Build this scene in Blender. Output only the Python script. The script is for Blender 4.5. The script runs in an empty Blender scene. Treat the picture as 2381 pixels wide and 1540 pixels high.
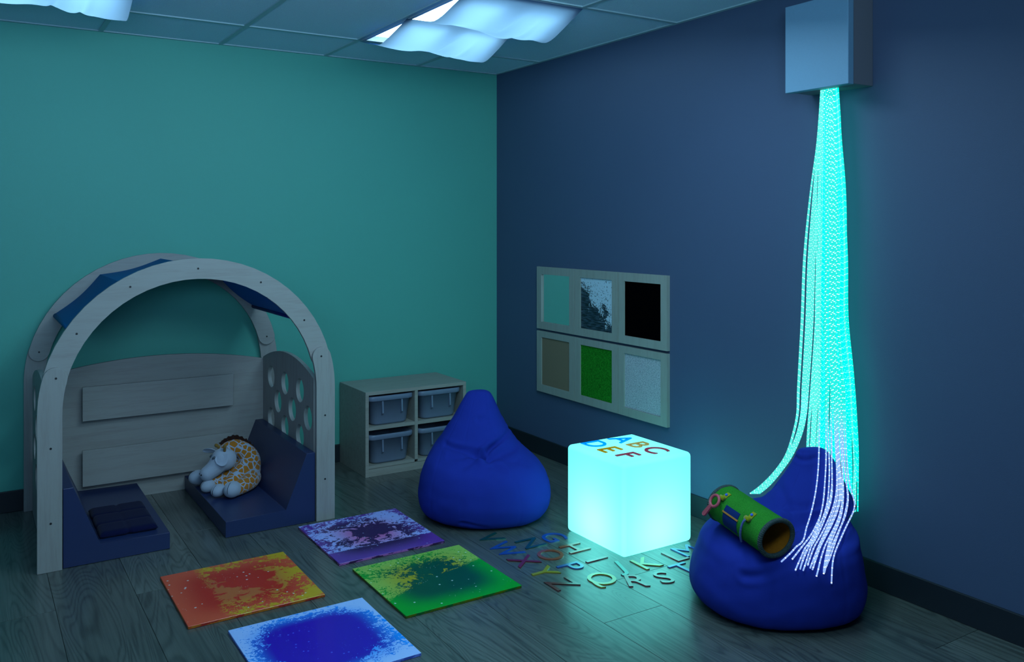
import bpy, bmesh, math, random
from mathutils import Vector, Matrix, noise
from mathutils.bvhtree import BVHTree
random.seed(7)
sc = bpy.context.scene
C = sc.collection
PI = math.pi

# ------------------------------------------------------------------ camera
HZ = 2.44                                    # room height
CAMP = Vector((-3.031, -4.972, 1.427))
FWD = Vector((0.5355, 0.8445, 0)).normalized()
RGT = Vector((0.8445, -0.5355, 0)).normalized()
FPX, CXP, HYP = 2011.6, 1190.5, 524.0
cd = bpy.data.cameras.new('camera'); cam = bpy.data.objects.new('camera', cd); C.objects.link(cam)
cam.location = CAMP
cam.rotation_euler = (PI/2, 0, math.atan2(-FWD.x, FWD.y))
cd.sensor_width = 36; cd.lens = FPX*36/2381; cd.shift_y = -(770-HYP)/2381
cd.clip_start = 0.05
sc.camera = cam

# ------------------------------------------------------------------ world, light, exposure
w = bpy.data.worlds.new('world'); sc.world = w; w.use_nodes = True
w.node_tree.nodes['Background'].inputs[0].default_value = (0.16, 0.34, 0.62, 1)
w.node_tree.nodes['Background'].inputs[1].default_value = 0.20
sc.view_settings.view_transform = 'Standard'; sc.view_settings.look = 'None'
sc.view_settings.gamma = 1; sc.view_settings.exposure = 0; sc.view_settings.use_curve_mapping = False

def area(name, loc, target, sx, sy, power, col, spread=PI):
    l = bpy.data.lights.new(name, 'AREA'); l.shape = 'RECTANGLE'; l.size = sx; l.size_y = sy
    l.energy = power; l.color = col; l.spread = spread
    o = bpy.data.objects.new(name, l); C.objects.link(o); o.location = loc
    o.rotation_euler = (Vector(target)-Vector(loc)).to_track_quat('-Z', 'Y').to_euler()
    return o
# ceiling troffers further back in the room, then an added side fill
area('troffer_light_near', (-1.25, -2.55, 2.41), (-1.55, -2.15, 0.0), 1.2, 0.6, 34, (0.50, 0.80, 1.0))
area('troffer_light_back', (-2.15, -4.0, 2.40), (-1.6, -0.6, 0.9), 1.3, 0.9, 40, (0.50, 0.80, 1.0))
area('fill_light_side', (-4.6, -3.0, 2.40), (-1.2, -2.2, 0.9), 1.2, 0.9, 6, (0.45, 0.66, 1.0))  # extra fill from the left, not a known fixture
# unseen fill light added behind the camera to brighten the ceiling and upper walls
area('fill_light_up', (-3.3, -5.2, 1.70), (-2.2, -1.6, 3.3), 1.6, 0.5, 22, (0.36, 0.66, 1.0), math.radians(95))

# ------------------------------------------------------------------ helpers
def lin(c):
    c = c/255
    return c/12.92 if c <= 0.04045 else ((c+0.055)/1.055)**2.4
def S(r, g, b): return (lin(r), lin(g), lin(b), 1)

def link(name, me, mats, parent=None, smooth=False, world=True):
    """one mesh object; top level objects get their origin at their base"""
    if not isinstance(mats, (list, tuple)): mats = [mats]
    for m in mats: me.materials.append(m)
    o = bpy.data.objects.new(name, me); C.objects.link(o)
    if parent is None:
        vs = [v.co for v in me.vertices]
        lo = Vector([min(v[i] for v in vs) for i in range(3)]); hi = Vector([max(v[i] for v in vs) for i in range(3)])
        b = Vector(((lo.x+hi.x)/2, (lo.y+hi.y)/2, lo.z))
        me.transform(Matrix.Translation(-b)); o.location = b; o['wb'] = b[:]
    else:
        b = Vector(parent['wb'])
        if world: me.transform(Matrix.Translation(-b))
        o.parent = parent; o['wb'] = b[:]
    if smooth:
        for p in me.polygons: p.use_smooth = True
    return o
def fin(name, bm, mats, parent=None, smooth=False):
    me = bpy.data.meshes.new(name); bmesh.ops.recalc_face_normals(bm, faces=bm.faces); bm.to_mesh(me); bm.free()
    return link(name, me, mats, parent, smooth)
def thing(name, loc, label, cat, group=None):
    o = bpy.data.objects.new(name, None); C.objects.link(o); o.location = loc; o['wb'] = tuple(loc)
    o.empty_display_size = 0.05
    return tag(o, label, cat, group)
def tag(o, label, cat, group=None):
    o['label'] = label; o['category'] = cat
    if group: o['group'] = group
    return o
def struct(o): o['kind'] = 'structure'; return o

def box(bm, x0, x1, y0, y1, z0, z1, bev=0.0, seg=2, mi=0):
    r = bmesh.ops.create_cube(bm, size=1)
    vs = r['verts']
    for v in vs:
        v.co = Vector((x0+(v.co.x+.5)*(x1-x0), y0+(v.co.y+.5)*(y1-y0), z0+(v.co.z+.5)*(z1-z0)))
    fs = set(f for v in vs for f in v.link_faces)
    for f in fs: f.material_index = mi
    if bev > 0:
        es = list(set(e for v in vs for e in v.link_edges))
        bmesh.ops.bevel(bm, geom=es, offset=bev, segments=seg, affect='EDGES', profile=0.5)
def prism(bm, pts, axis, a0, a1, bev=0.0):
    """pts 2D; axis 'y': pts are (x,z); axis 'x': (y,z); axis 'z': (x,y)"""
    def P(p, a):
        if axis == 'y': return (p[0], a, p[1])
        if axis == 'x': return (a, p[0], p[1])
        return (p[0], p[1], a)
    A = [bm.verts.new(P(p, a0)) for p in pts]; B = [bm.verts.new(P(p, a1)) for p in pts]
    fs = [bm.faces.new(A), bm.faces.new(list(reversed(B)))]
    n = len(pts)
    for i in range(n): fs.append(bm.faces.new((A[i], B[i], B[(i+1) % n], A[(i+1) % n])))
    if bev > 0:
        es = list(set(e for f in fs for e in f.edges))
        bmesh.ops.bevel(bm, geom=es, offset=bev, segments=2, affect='EDGES', profile=0.5)
def tube(bm, pts, r, n=8, closed=False, lay=None, cap=True):
    """swept tube, r number or list; lay: float layer receiving length along the tube"""
    pts = [Vector(p) for p in pts]; m = len(pts); rings = []; L = 0
    T0 = (pts[1]-pts[0]).normalized()
    up = Vector((0, 0, 1)) if abs(T0.z) < 0.9 else Vector((1, 0, 0))
    U = T0.cross(up).normalized()
    for i in range(m):
        if closed: T = (pts[(i+1) % m]-pts[i-1]).normalized()
        else: T = (pts[min(i+1, m-1)]-pts[max(i-1, 0)]).normalized()
        U = (U-T*U.dot(T)).normalized(); V = T.cross(U)
        rr = r[i] if isinstance(r, (list, tuple)) else r
        if i: L += (pts[i]-pts[i-1]).length
        ring = []
        for k in range(n):
            a = 2*PI*k/n
            v = bm.verts.new(pts[i]+U*(math.cos(a)*rr)+V*(math.sin(a)*rr))
            if lay is not None: v[lay] = L
            ring.append(v)
        rings.append(ring)
    for i in range(m if closed else m-1):
        a, b = rings[i], rings[(i+1) % m]
        for k in range(n): bm.faces.new((a[k], a[(k+1) % n], b[(k+1) % n], b[k]))
    if cap and not closed:
        bm.faces.new(list(reversed(rings[0]))); bm.faces.new(rings[-1])
def cyl(bm, c, axis, r, h, n=16):
    a = Vector(axis).normalized(); c = Vector(c)
    tube(bm, [c-a*h/2, c+a*h/2], r, n)
def ell(bm, c, rad, rot=None, u=24, v=14):
    r = bmesh.ops.create_uvsphere(bm, u_segments=u, v_segments=v, radius=1)
    M = Matrix.Translation(Vector(c)) @ (rot.to_4x4() if rot else Matrix.Identity(4)) @ Matrix.Diagonal((*rad, 1))
    bmesh.ops.transform(bm, matrix=M, verts=r['verts'])
def spl(pts, n):
    """Catmull-Rom through pts, n samples per span"""
    P = [Vector(p) for p in pts]; out = []
    for i in range(len(P)-1):
        p0, p1, p2, p3 = P[max(i-1, 0)], P[i], P[i+1], P[min(i+2, len(P)-1)]
        for k in range(n):
            t = k/n
            out.append(0.5*((2*p1)+(p2-p0)*t+(2*p0-5*p1+4*p2-p3)*t*t+(3*p1-p0-3*p2+p3)*t**3))
    out.append(P[-1]); return out
def lerp_tab(tab, z):
    if z <= tab[0][0]: return tab[0][1:]
    for a, b in zip(tab, tab[1:]):
        if z <= b[0]:
            t = (z-a[0])/(b[0]-a[0]); return [p+(q-p)*t for p, q in zip(a[1:], b[1:])]
    return tab[-1][1:]
def sm_tab(tab):
    """smooth sampler: Catmull-Rom over a table parametrised by arc index"""
    def f(t):
        n = len(tab)-1; x = max(0, min(t, 1))*n; i = min(int(x), n-1); u = x-i
        p0, p1, p2, p3 = tab[max(i-1, 0)], tab[i], tab[i+1], tab[min(i+2, n)]
        return [0.5*((2*b)+(c-a)*u+(2*a-5*b+4*c-d)*u*u+(3*b-a-3*c+d)*u**3) for a, b, c, d in zip(p0, p1, p2, p3)]
    return f
def pix(x, y): return (RGT*((x-CXP)/FPX)+FWD+Vector((0, 0, 1))*((HYP-y)/FPX))
def on_x(x, y, v): r = pix(x, y); return CAMP+r*((v-CAMP.x)/r.x)
def on_z(x, y, v): r = pix(x, y); return CAMP+r*((v-CAMP.z)/r.z)

# ------------------------------------------------------------------ materials
class NT:
    def __init__(s, name):
        s.m = bpy.data.materials.new(name); s.m.use_nodes = True; s.t = s.m.node_tree
        s.b = s.t.nodes['Principled BSDF']; s.out = s.t.nodes['Material Output']
    def n(s, typ, **kw):
        nd = s.t.nodes.new(typ)
        for k, v in kw.items(): setattr(nd, k, v)
        return nd
    def L(s, a, b): s.t.links.new(a, b)
    def val(s, sock, v):
        if hasattr(v, 'is_output'): s.L(v, sock)
        else: sock.default_value = v
    def obj(s):
        return s.n('ShaderNodeTexCoord').outputs['Object']
    def gen(s): return s.n('ShaderNodeTexCoord').outputs['Generated']
    def geo(s): return s.n('ShaderNodeNewGeometry').outputs['Position']
    def mapp(s, vec, scale=(1, 1, 1), loc=(0, 0, 0), rot=(0, 0, 0)):
        m = s.n('ShaderNodeMapping'); s.L(vec, m.inputs[0]); m.inputs['Scale'].default_value = scale
        m.inputs['Location'].default_value = loc; m.inputs['Rotation'].default_value = rot; return m.outputs[0]
    def noise(s, vec, scale, detail=3, rough=.5, dist=0):
        nd = s.n('ShaderNodeTexNoise'); s.L(vec, nd.inputs['Vector']); nd.inputs['Scale'].default_value = scale
        nd.inputs['Detail'].default_value = detail; nd.inputs['Roughness'].default_value = rough
        nd.inputs['Distortion'].default_value = dist; return nd.outputs['Fac']
    def vor(s, vec, scale, feature='F1', rnd=1.0):
        nd = s.n('ShaderNodeTexVoronoi', feature=feature); s.L(vec, nd.inputs['Vector']); nd.inputs['Scale'].default_value = scale
        nd.inputs['Randomness'].default_value = rnd
        return nd
    def math(s, op, a, b=0.0, c=None, clamp=False):
        nd = s.n('ShaderNodeMath', operation=op); nd.use_clamp = clamp
        s.val(nd.inputs[0], a); s.val(nd.inputs[1], b)
        if c is not None: s.val(nd.inputs[2], c)
        return nd.outputs[0]
    def ramp(s, fac, stops, interp='LINEAR'):
        nd = s.n('ShaderNodeValToRGB'); s.L(fac, nd.inputs[0]); cr = nd.color_ramp; cr.interpolation = interp
        while len(cr.elements) < len(stops): cr.elements.new(0.5)
        for e, (p, c) in zip(cr.elements, stops): e.position = p; e.color = c
        return nd.outputs[0]
    def step(s, v, a, b):
        nd = s.n('ShaderNodeMapRange'); s.L(v, nd.inputs[0]); nd.inputs[1].default_value = a; nd.inputs[2].default_value = b
        nd.interpolation_type = 'SMOOTHSTEP'; return nd.outputs[0]
    def mix(s, fac, a, b, mode='MIX'):
        nd = s.n('ShaderNodeMix', data_type='RGBA', blend_type=mode); s.val(nd.inputs[0], fac)
        s.val(nd.inputs[6], a); s.val(nd.inputs[7], b); return nd.outputs[2]
    def bump(s, h, strength=.3, dist=.002):
        nd = s.n('ShaderNodeBump'); s.L(h, nd.inputs['Height']); nd.inputs['Strength'].default_value = strength
        nd.inputs['Distance'].default_value = dist; s.L(nd.outputs[0], s.b.inputs['Normal']); return nd
    def base(s, c, rough=.5, spec=.5, metal=0):
        s.val(s.b.inputs['Base Color'], c); s.val(s.b.inputs['Roughness'], rough)
        s.b.inputs['Specular IOR Level'].default_value = spec; s.b.inputs['Metallic'].default_value = metal; return s

def plain(name, col, rough=.5, spec=.5, nscale=0, nstr=.2, ndist=.001, var=.06):
    m = NT(name); p = m.obj()
    n = m.noise(p, nscale or 30, 3)
    c = m.mix(n, tuple(x*(1-var) for x in col[:3])+(1,), tuple(min(1, x*(1+var)) for x in col[:3])+(1,))
    m.base(c, rough, spec)
    if nscale: m.bump(n, nstr, ndist)
    return m.m
def wallm(name, col, rough=.55):
    m = NT(name); p = m.geo(); n1 = m.noise(p, 260, 2); n2 = m.noise(p, 1.3, 2)
    c = m.mix(n2, tuple(x*.96 for x in col[:3])+(1,), tuple(x*1.04 for x in col[:3])+(1,))
    m.base(c, rough, .35); m.bump(n1, .25, .001); return m.m
def wood(name, ca, cb, axis='x', rough=.5, sc_=1.0):
    m = NT(name); p = m.geo()
    scl = {'x': (1.2, 14, 14), 'z': (14, 14, 1.2), 'y': (14, 1.2, 14)}[axis]
    q = m.mapp(p, tuple(v*sc_ for v in scl))
    n = m.noise(q, 2.2, 5, .62, .6); g = m.noise(m.mapp(p, tuple(v*6*sc_ for v in scl)), 2, 2)
    f = m.math('ADD', m.math('MULTIPLY', n, .75), m.math('MULTIPLY', g, .25))
    c = m.ramp(f, [(.30, cb), (.52, ca), (.75, tuple(min(1, x*1.04) for x in ca[:3])+(1,))])
    m.base(c, rough, .35); m.bump(g, .08, .0005); return m.m
def fabric(name, col, rough=.9, scale=900, sheen=.25, bs=.25):
    m = NT(name); p = m.obj(); v = m.noise(p, scale, 2); n2 = m.noise(p, 8, 2)
    c = m.mix(n2, tuple(x*.9 for x in col[:3])+(1,), tuple(min(1, x*1.08) for x in col[:3])+(1,))
    m.base(c, rough, .15); m.b.inputs['Sheen Weight'].default_value = sheen; m.b.inputs['Sheen Roughness'].default_value = .5
    m.bump(v, bs, .0008); return m.m

M_green = wallm('green_paint', (0.078, 0.38, 0.305, 1))
M_blue = wallm('blue_paint', (0.056, 0.090, 0.165, 1))
M_base = plain('dark_baseboard', (0.007, 0.013, 0.020, 1), .5)
M_birch = wood('birch_x', (0.31, 0.31, 0.295, 1), (0.27, 0.255, 0.24, 1), 'x')
M_birchz = wood('birch_z', (0.31, 0.31, 0.295, 1), (0.27, 0.255, 0.24, 1), 'z')
M_maple = wood('cabinet_maple', (0.30, 0.31, 0.27, 1), (0.24, 0.24, 0.20, 1), 'x', .5, 1.6)
M_frame = wood('panel_frame_maple', (0.27, 0.31, 0.28, 1), (0.235, 0.265, 0.235, 1), 'z', .5, 1.4)
M_foam = plain('navy_vinyl', (0.015, 0.028, 0.095, 1), .38, .5, 120, .06, .001)
M_canopy = NT('canopy_blue'); M_canopy.base((0.006, 0.17, 0.42, 1), .6, .25)
def _cl(m):
    t = m.n('ShaderNodeBsdfTranslucent'); t.inputs[0].default_value = (0.004, 0.22, 0.55, 1); mx = m.n('ShaderNodeMixShader'); mx.inputs[0].default_value = .4
    m.L(m.b.outputs[0], mx.inputs[1]); m.L(t.outputs[0], mx.inputs[2]); m.L(mx.outputs[0], m.out.inputs[0]); return m.m
M_canopy = _cl(M_canopy)
M_bar = plain('canopy_hem_blue', (0.006, 0.02, 0.20, 1), .55, .3)
M_cush = fabric('navy_cotton', (0.003, 0.005, 0.038, 1), .95, 700, .05)
M_bag = fabric('royal_blue_cotton', (0.011, 0.028, 0.28, 1), .9, 900, 0, .2)
M_tub = plain('grey_plastic', (0.15, 0.20, 0.28, 1), .35, .5)
M_screw = plain('dark_screw', (0.01, 0.012, 0.015, 1), .5)
M_white = plain('white_metal', (0.55, 0.58, 0.60, 1), .5)
M_boxm = plain('white_laminate', (0.16, 0.32, 0.46, 1), .5, .4, 300, .1)
M_boxd = plain('grey_laminate', (0.16, 0.17, 0.20, 1), .5, .4, 300, .1)

def floor_mat():
    m = NT('grey_oak_planks'); p = m.geo()
    at = m.n('ShaderNodeAttribute', attribute_name='rnd', attribute_type='GEOMETRY')
    sx = m.n('ShaderNodeSeparateColor'); m.L(at.outputs['Color'], sx.inputs[0])
    off = m.n('ShaderNodeCombineXYZ'); m.L(m.math('MULTIPLY', sx.outputs[0], 40), off.inputs[0]); m.L(m.math('MULTIPLY', sx.outputs[1], 30), off.inputs[1])
    add = m.n('ShaderNodeVectorMath', operation='ADD'); m.L(p, add.inputs[0]); m.L(off.outputs[0], add.inputs[1])
    q = add.outputs[0]
    warp = m.noise(m.mapp(q, (3.2, .9, 1)), 1.6, 2, .5)
    # cathedral rings: distance bent by noise
    w_ = m.math('ADD', m.math('MULTIPLY', m.noise(m.mapp(q, (5.0, .55, 1)), 1.0, 2, .5, .8), 46.0), 0)
    rings = m.math('MULTIPLY', m.math('ADD', m.math('SINE', m.math('MULTIPLY', w_, 6.28*.62)), 1.0), .5)
    fine = m.noise(m.mapp(q, (120, 2.5, 1)), 1, 3, .6)
    fine2 = m.noise(m.mapp(q, (42, 1.6, 1)), 1, 3, .6, .3)
    kn = m.vor(m.mapp(q, (2.2, .75, 1)), 1.0); knot = m.step(kn.outputs['Distance'], .10, .02)
    f = m.math('ADD', m.math('ADD', m.math('MULTIPLY', m.math('POWER', rings, 2.5), .20), m.math('MULTIPLY', fine, .40)), m.math('MULTIPLY', fine2, .45))
    f = m.math('ADD', f, m.math('MULTIPLY', warp, .25))
    c = m.ramp(f, [(.40, (0.118, 0.142, 0.126, 1)), (.64, (0.074, 0.092, 0.083, 1)), (.95, (0.018, 0.025, 0.023, 1))])
    c = m.mix(m.math('MULTIPLY', knot, .7), c, (0.02, 0.022, 0.02, 1))
    tone = m.math('ADD', m.math('MULTIPLY', sx.outputs[2], .35), .82)
    tc = m.n('ShaderNodeCombineColor')
    for i in range(3): m.L(tone, tc.inputs[i])
    c = m.mix(1.0, c, tc.outputs[0], 'MULTIPLY')
    m.base(c, m.math('ADD', m.math('MULTIPLY', fine2, .12), .34), .5)
    m.b.inputs['Coat Weight'].default_value = .7; m.b.inputs['Coat Roughness'].default_value = .21; m.b.inputs['Coat IOR'].default_value = 1.55
    m.bump(m.math('ADD', fine, m.math('MULTIPLY', rings, -.3)), .10, .0010)
    return m.m
M_floor = floor_mat()
M_gap = plain('floor_gap', (0.006, 0.009, 0.009, 1), .9)

def ceil_mat():
    m = NT('ceiling_tile'); p = m.geo(); v = m.noise(p, 210, 4, .7)
    c = m.ramp(v, [(.3, (0.56, 0.76, 0.90, 1)), (.6, (0.66, 0.86, 0.98, 1))])
    m.base(c, .95, .1); m.bump(v, .8, .004); return m.m
M_ceil = ceil_mat()
M_tbar = plain('ceiling_tbar', (0.36, 0.52, 0.56, 1), .5)

# ------------------------------------------------------------------ room shell
def make_floor():
    bm = bmesh.new(); lay = bm.loops.layers.color.new('rnd')
    rr = random.Random(3)
    X0 = -2.742; Wd = .275; k0 = -13; k1 = 10
    fixed = {-1: -1.362, 1: -1.372, 6: -2.53, 9: -3.275}
    for k in range(k0, k1+1):
        xa = X0+k*Wd; xb = min(xa+Wd, .0)
        if xa > -.02: continue
        j = fixed.get(k, -rr.uniform(.1, 1.4)-(2.0 if k > 5 else 0)); Lp = 2.0
        ys = [j]
        while ys[-1] > -6.3: ys.append(ys[-1]-Lp)
        while ys[0] < 0: ys.insert(0, ys[0]+Lp)
        for ya, yb in zip(ys[1:], ys[:-1]):
            a = max(ya, -6.2); b = min(yb, 0)
            if b-a < .02: continue
            g = .0012
            col = (rr.random(), rr.random(), rr.random(), 1)
            vt = [bm.verts.new(v) for v in [(xa+g, a+g, 0), (xb-g, a+g, 0), (xb-g, b-g, 0), (xa+g, b-g, 0)]]
            vb = [bm.verts.new((v.co.x+s*g*.9, v.co.y+t*g*.9, -.003)) for v, (s, t) in zip(vt, [(-1, -1), (1, -1), (1, 1), (-1, 1)])]
            fs = [bm.faces.new(vt)]+[bm.faces.new((vt[i], vb[i], vb[(i+1) % 4], vt[(i+1) % 4])) for i in range(4)]
            for f in fs:
                for l in f.loops: l[lay] = col
    v = [bm.verts.new(p) for p in [(-6.4, -6.2, -.003), (0, -6.2, -.003), (0, 0, -.003), (-6.4, 0, -.003)]]
    f = bm.faces.new(v); f.material_index = 1
    for a, b in [((-6.4, -6.2), (0, 0))]:
        box(bm, a[0], b[0], a[1], b[1], -.1, -.004, mi=1)
    struct(fin('floor', bm, [M_floor, M_gap]))
make_floor()
bm = bmesh.new(); box(bm, -6.4, .15, 0, .15, -.1, HZ+.3); struct(fin('wall_left', bm, M_green))
bm = bmesh.new(); box(bm, 0, .15, -6.2, 0, -.1, HZ+.3); struct(fin('wall_right', bm, M_blue))
BBH = .106
bm = bmesh.new(); box(bm, -6.4, 0, -.011, 0, 0, BBH, .003); struct(fin('baseboard_left', bm, M_base))
bm = bmesh.new(); box(bm, -.011, 0, -6.2, -.011, 0, BBH, .003); struct(fin('baseboard_right', bm, M_base))

XL = [-.597-.61*k for k in range(0, 10)]; YL = [-.53, -1.75, -2.97, -4.19, -5.41]
FIX = [(-1.207, -.597, -1.75, -.53), (-3.037, -2.427, -1.75, -.53)]
bm = bmesh.new()
xs = [0]+XL+[-6.4]; ys = [0]+YL+[-6.2]
xs = sorted(set(x for x in xs if x >= -6.4)); ys = sorted(set(ys))
for xa, xb in zip(xs, xs[1:]):
    for ya, yb in zip(ys, ys[1:]):
        if any(abs(xa-f[0]) < .01 and abs(ya-f[2]) < .01 for f in FIX): continue
        box(bm, xa, xb, ya, yb, HZ+.004, HZ+.02)
struct(fin('ceiling', bm, M_ceil))
bm = bmesh.new()
for x in XL: box(bm, x-.012, x+.012, -6.2, 0, HZ-.002, HZ+.0039)
for y in YL: box(bm, -6.4, 0, y-.012, y+.012, HZ-.0021, HZ+.0038)
box(bm, -6.4, 0, -.022, 0, HZ-.0022, HZ+.0037); box(bm, -.022, 0, -6.2, -.022, HZ-.0023, HZ+.0036)
struct(fin('trim_1', bm, M_tbar))

# ------------------------------------------------------------------ ceiling lights with draped fabric covers
def emis(name, col, st):
    m = NT(name); m.base((0.1, 0.1, 0.1, 1), .6); m.b.inputs['Emission Color'].default_value = col; m.b.inputs['Emission Strength'].default_value = st
    return m.m
M_lamp = emis('fluorescent_panel', (0.48, 0.84, 1.0, 1), 8.0)
def cover_mat():
    m = NT('light_cover_cloth')
    d = m.n('ShaderNodeBsdfDiffuse'); d.inputs[0].default_value = (0.05, 0.16, 0.45, 1)
    t = m.n('ShaderNodeBsdfTranslucent')
    n = m.noise(m.obj(), 900, 2)
    m.L(m.mix(n, (0.135, 0.195, 0.27, 1), (0.155, 0.215, 0.29, 1)), t.inputs[0])
    mx = m.n('ShaderNodeMixShader'); mx.inputs[0].default_value = .80
    m.L(d.outputs[0], mx.inputs[1]); m.L(t.outputs[0], mx.inputs[2]); m.L(mx.outputs[0], m.out.inputs[0]); return m.m
M_cover = cover_mat()
def fixture(fx, label):
    x0, x1, y0, y1 = fx
    t = thing('ceiling_light', ((x0+x1)/2, (y0+y1)/2, HZ), label, 'ceiling light', 'fabric covered ceiling lights')
    bm = bmesh.new(); D = .09
    a = .012
    box(bm, x0+a, x0+a+.02, y0+a, y1-a, HZ-.004, HZ+D); box(bm, x1-a-.02, x1-a, y0+a, y1-a, HZ-.004, HZ+D)
    box(bm, x0+a+.02, x1-a-.02, y0+a, y0+a+.02, HZ-.004, HZ+D); box(bm, x0+a+.02, x1-a-.02, y1-a-.02, y1-a, HZ-.004, HZ+D)
    box(bm, x0+a, x1-a, y0+a, y1-a, HZ+D, HZ+D+.01)
    fin('housing', bm, M_white, t)
    ym = (y0+y1)/2
    for pa, pb in ((y0+.10, ym-.06), (ym+.06, y1-.09)):
        bm = bmesh.new(); 
        bm.free()
        for xa, xb in ((x0+.05, x0+.255), (x0+.355, x1-.05)):
            bm = bmesh.new(); box(bm, xa, xb, pa, pb, HZ+.012, HZ+.020); fin('light_panel', bm, M_lamp, t)
    bm = bmesh.new(); NX, NY = 60, 120; g = []
    for j in range(NY+1):
        v = j/NY; y = y1-.0+(y0-y1)*v; h = (v*2) % 1.0 if v < 1 else 1.0
        row = []
        for i in range(NX+1):
            u = i/NX; x = x0+(x1-x0)*u
            prof = (math.sqrt(1.035)-math.sqrt((2*h-1)**2+.035))/(math.sqrt(1.035)-math.sqrt(.035))
            sag = .072+.030*u+.012*math.sin(u*9+2*(v > .5))*math.sin(PI*u)
            wr = .006*noise.noise(Vector((u*7+h*2, h*2.2+5*(v > .5), 3)))*math.sin(PI*h)-.015*(math.exp(-((u-.50-.10*h)/.03)**2)+.8*math.exp(-((u-.68-.08*h)/.028)**2))*math.sin(PI*h)+.008*math.exp(-((u-.59-.09*h)/.04)**2)*math.sin(PI*h)
            z = HZ-.006-prof*(sag+wr)
            x_ = x+.006*prof*math.sin(h*PI)*(1 if u > .5 else -1)*abs(2*u-1)
            row.append(bm.verts.new((x_, y, z)))
        g.append(row)
    for j in range(NY):
        for i in range(NX): bm.faces.new((g[j][i], g[j][i+1], g[j+1][i+1], g[j+1][i]))
    fin('fabric_cover', bm, M_cover, t, True)
    return t
fixture(FIX[0], 'fabric covered ceiling light near the corner, whole cover in view')
fixture(FIX[1], 'fabric covered ceiling light cut off by the top left corner of the photo')

# ------------------------------------------------------------------ play nook
NX0 = -2.141; ZC = .642; RO, RI = .6365, .5445; YF = -.955; YB = -.022
nook = thing('play_nook', (NX0, -.5, 0), 'birch wooden arched play den with blue canopy and foam seats against green wall', 'play den')
def arc(r, a0, a1, n): return [(NX0+r*math.cos(a0+(a1-a0)*i/n), ZC+r*math.sin(a0+(a1-a0)*i/n)) for i in range(n+1)]
AE = math.radians(14.8); RM = (RO+RI)/2; RW = (RO-RI)/2
def endcap(ang, sgn, n=10):
    """rounded end around the mid radius at angle ang; sgn=+1 continues counter-clockwise"""
    c = Vector((NX0+RM*math.cos(ang), ZC+RM*math.sin(ang)))
    er = Vector((math.cos(ang), math.sin(ang))); et = Vector((-math.sin(ang), math.cos(ang)))*sgn
    return [tuple(c+er*(RW*math.cos(PI*i/n))+et*(RW*math.sin(PI*i/n))) for i in range(1, n)]
def upper_pts(): # outer arc AE..pi-AE, cap, inner back, cap
    o = arc(RO, AE, PI-AE, 26); i = arc(RI, PI-AE, AE, 26)
    return o+endcap(PI-AE, 1)+i+list(reversed(endcap(AE, -1)))
def post_pts(right):
    pts = [(NX0+RO, 0)]+arc(RO, 0, AE, 5)+endcap(AE, 1)+arc(RI, AE, 0, 5)+[(NX0+RI, 0)]
    return pts if right else [(2*NX0-x, z) for x, z in pts]
TH = .018
def screws(lst, y, parent, s=-1):
    for x, z in lst:
        bm = bmesh.new(); cyl(bm, (x, y+s*.0005, z), (0, 1, 0), .0045, .002, 12); fin('screw', bm, M_screw, parent)
for y0, up0 in ((YF, YF+TH), (YB-TH, YB-2*TH)):
    for right in (False, True):
        bm = bmesh.new(); prism(bm, post_pts(right), 'y', y0, y0+TH, .0015)
        p = fin('arch_post', bm, M_birchz, nook)
        sg = 1 if right else -1
        if y0 == YF: screws([(NX0+sg*.587, .2), (NX0+sg*.587, .508), (NX0+sg*.568, .795)], y0, p)
    bm = bmesh.new(); prism(bm, upper_pts(), 'y', up0, up0+TH, .0015)
    p = fin('arch_beam', bm, M_birch, nook)
    if y0 == YF: screws([(NX0+RM*math.cos(a), ZC+RM*math.sin(a)) for a in (math.radians(34), math.radians(61.5), PI/2, math.radians(118.5), math.radians(146))], up0, p)
    else: screws([(NX0+RM*math.cos(a), ZC+RM*math.sin(a)) for a in (AE, PI-AE)], up0, p)
# canopy: folded mat over the arch
RC = .607; TC = .02
prof = [(NX0+RC*math.cos(math.radians(a)), ZC+RC*math.sin(math.radians(a))) for a in (146.5, 119, 90, 61, 33.5)]
pin = [(NX0+(x-NX0)*(1-TC/RC), ZC+(z-ZC)*(1-TC/RC)) for x, z in reversed(prof)]
bm = bmesh.new()
def sag_mesh():
    N = 12; y0, y1 = YF+2*TH+.001, YB-2*TH-.001
    rows = []
    for (ax, az), (bx, bz) in zip(prof, prof[1:]):
        for i in range(N):
            t = i/N; s = .014*math.sin(PI*t)
            x = ax+(bx-ax)*t; z = az+(bz-az)*t
            d = Vector((NX0-x, ZC-z)).normalized()*s
            rows.append((x+d.x, z+d.y))
    rows.append(prof[-1])
    inner = [(NX0+(x-NX0)*(1-.012/RC), ZC+(z-ZC)*(1-.012/RC)) for x, z in reversed(rows)]
    prism(bm, rows+inner, 'y', y0, y1)
sag_mesh(); fin('canopy', bm, M_canopy, nook)
for q, hm in ((prof[0], M_canopy), (prof[-1], M_bar)):
    bm = bmesh.new(); d = (Vector((NX0, ZC))-Vector(q)).normalized()*.012
    tube(bm, [(q[0]+d.x, YF+2*TH+.001, q[1]+d.y), (q[0]+d.x, YB-2*TH-.001, q[1]+d.y)], .013, 14); fin('canopy_bar', bm, hm, nook, True)
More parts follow.
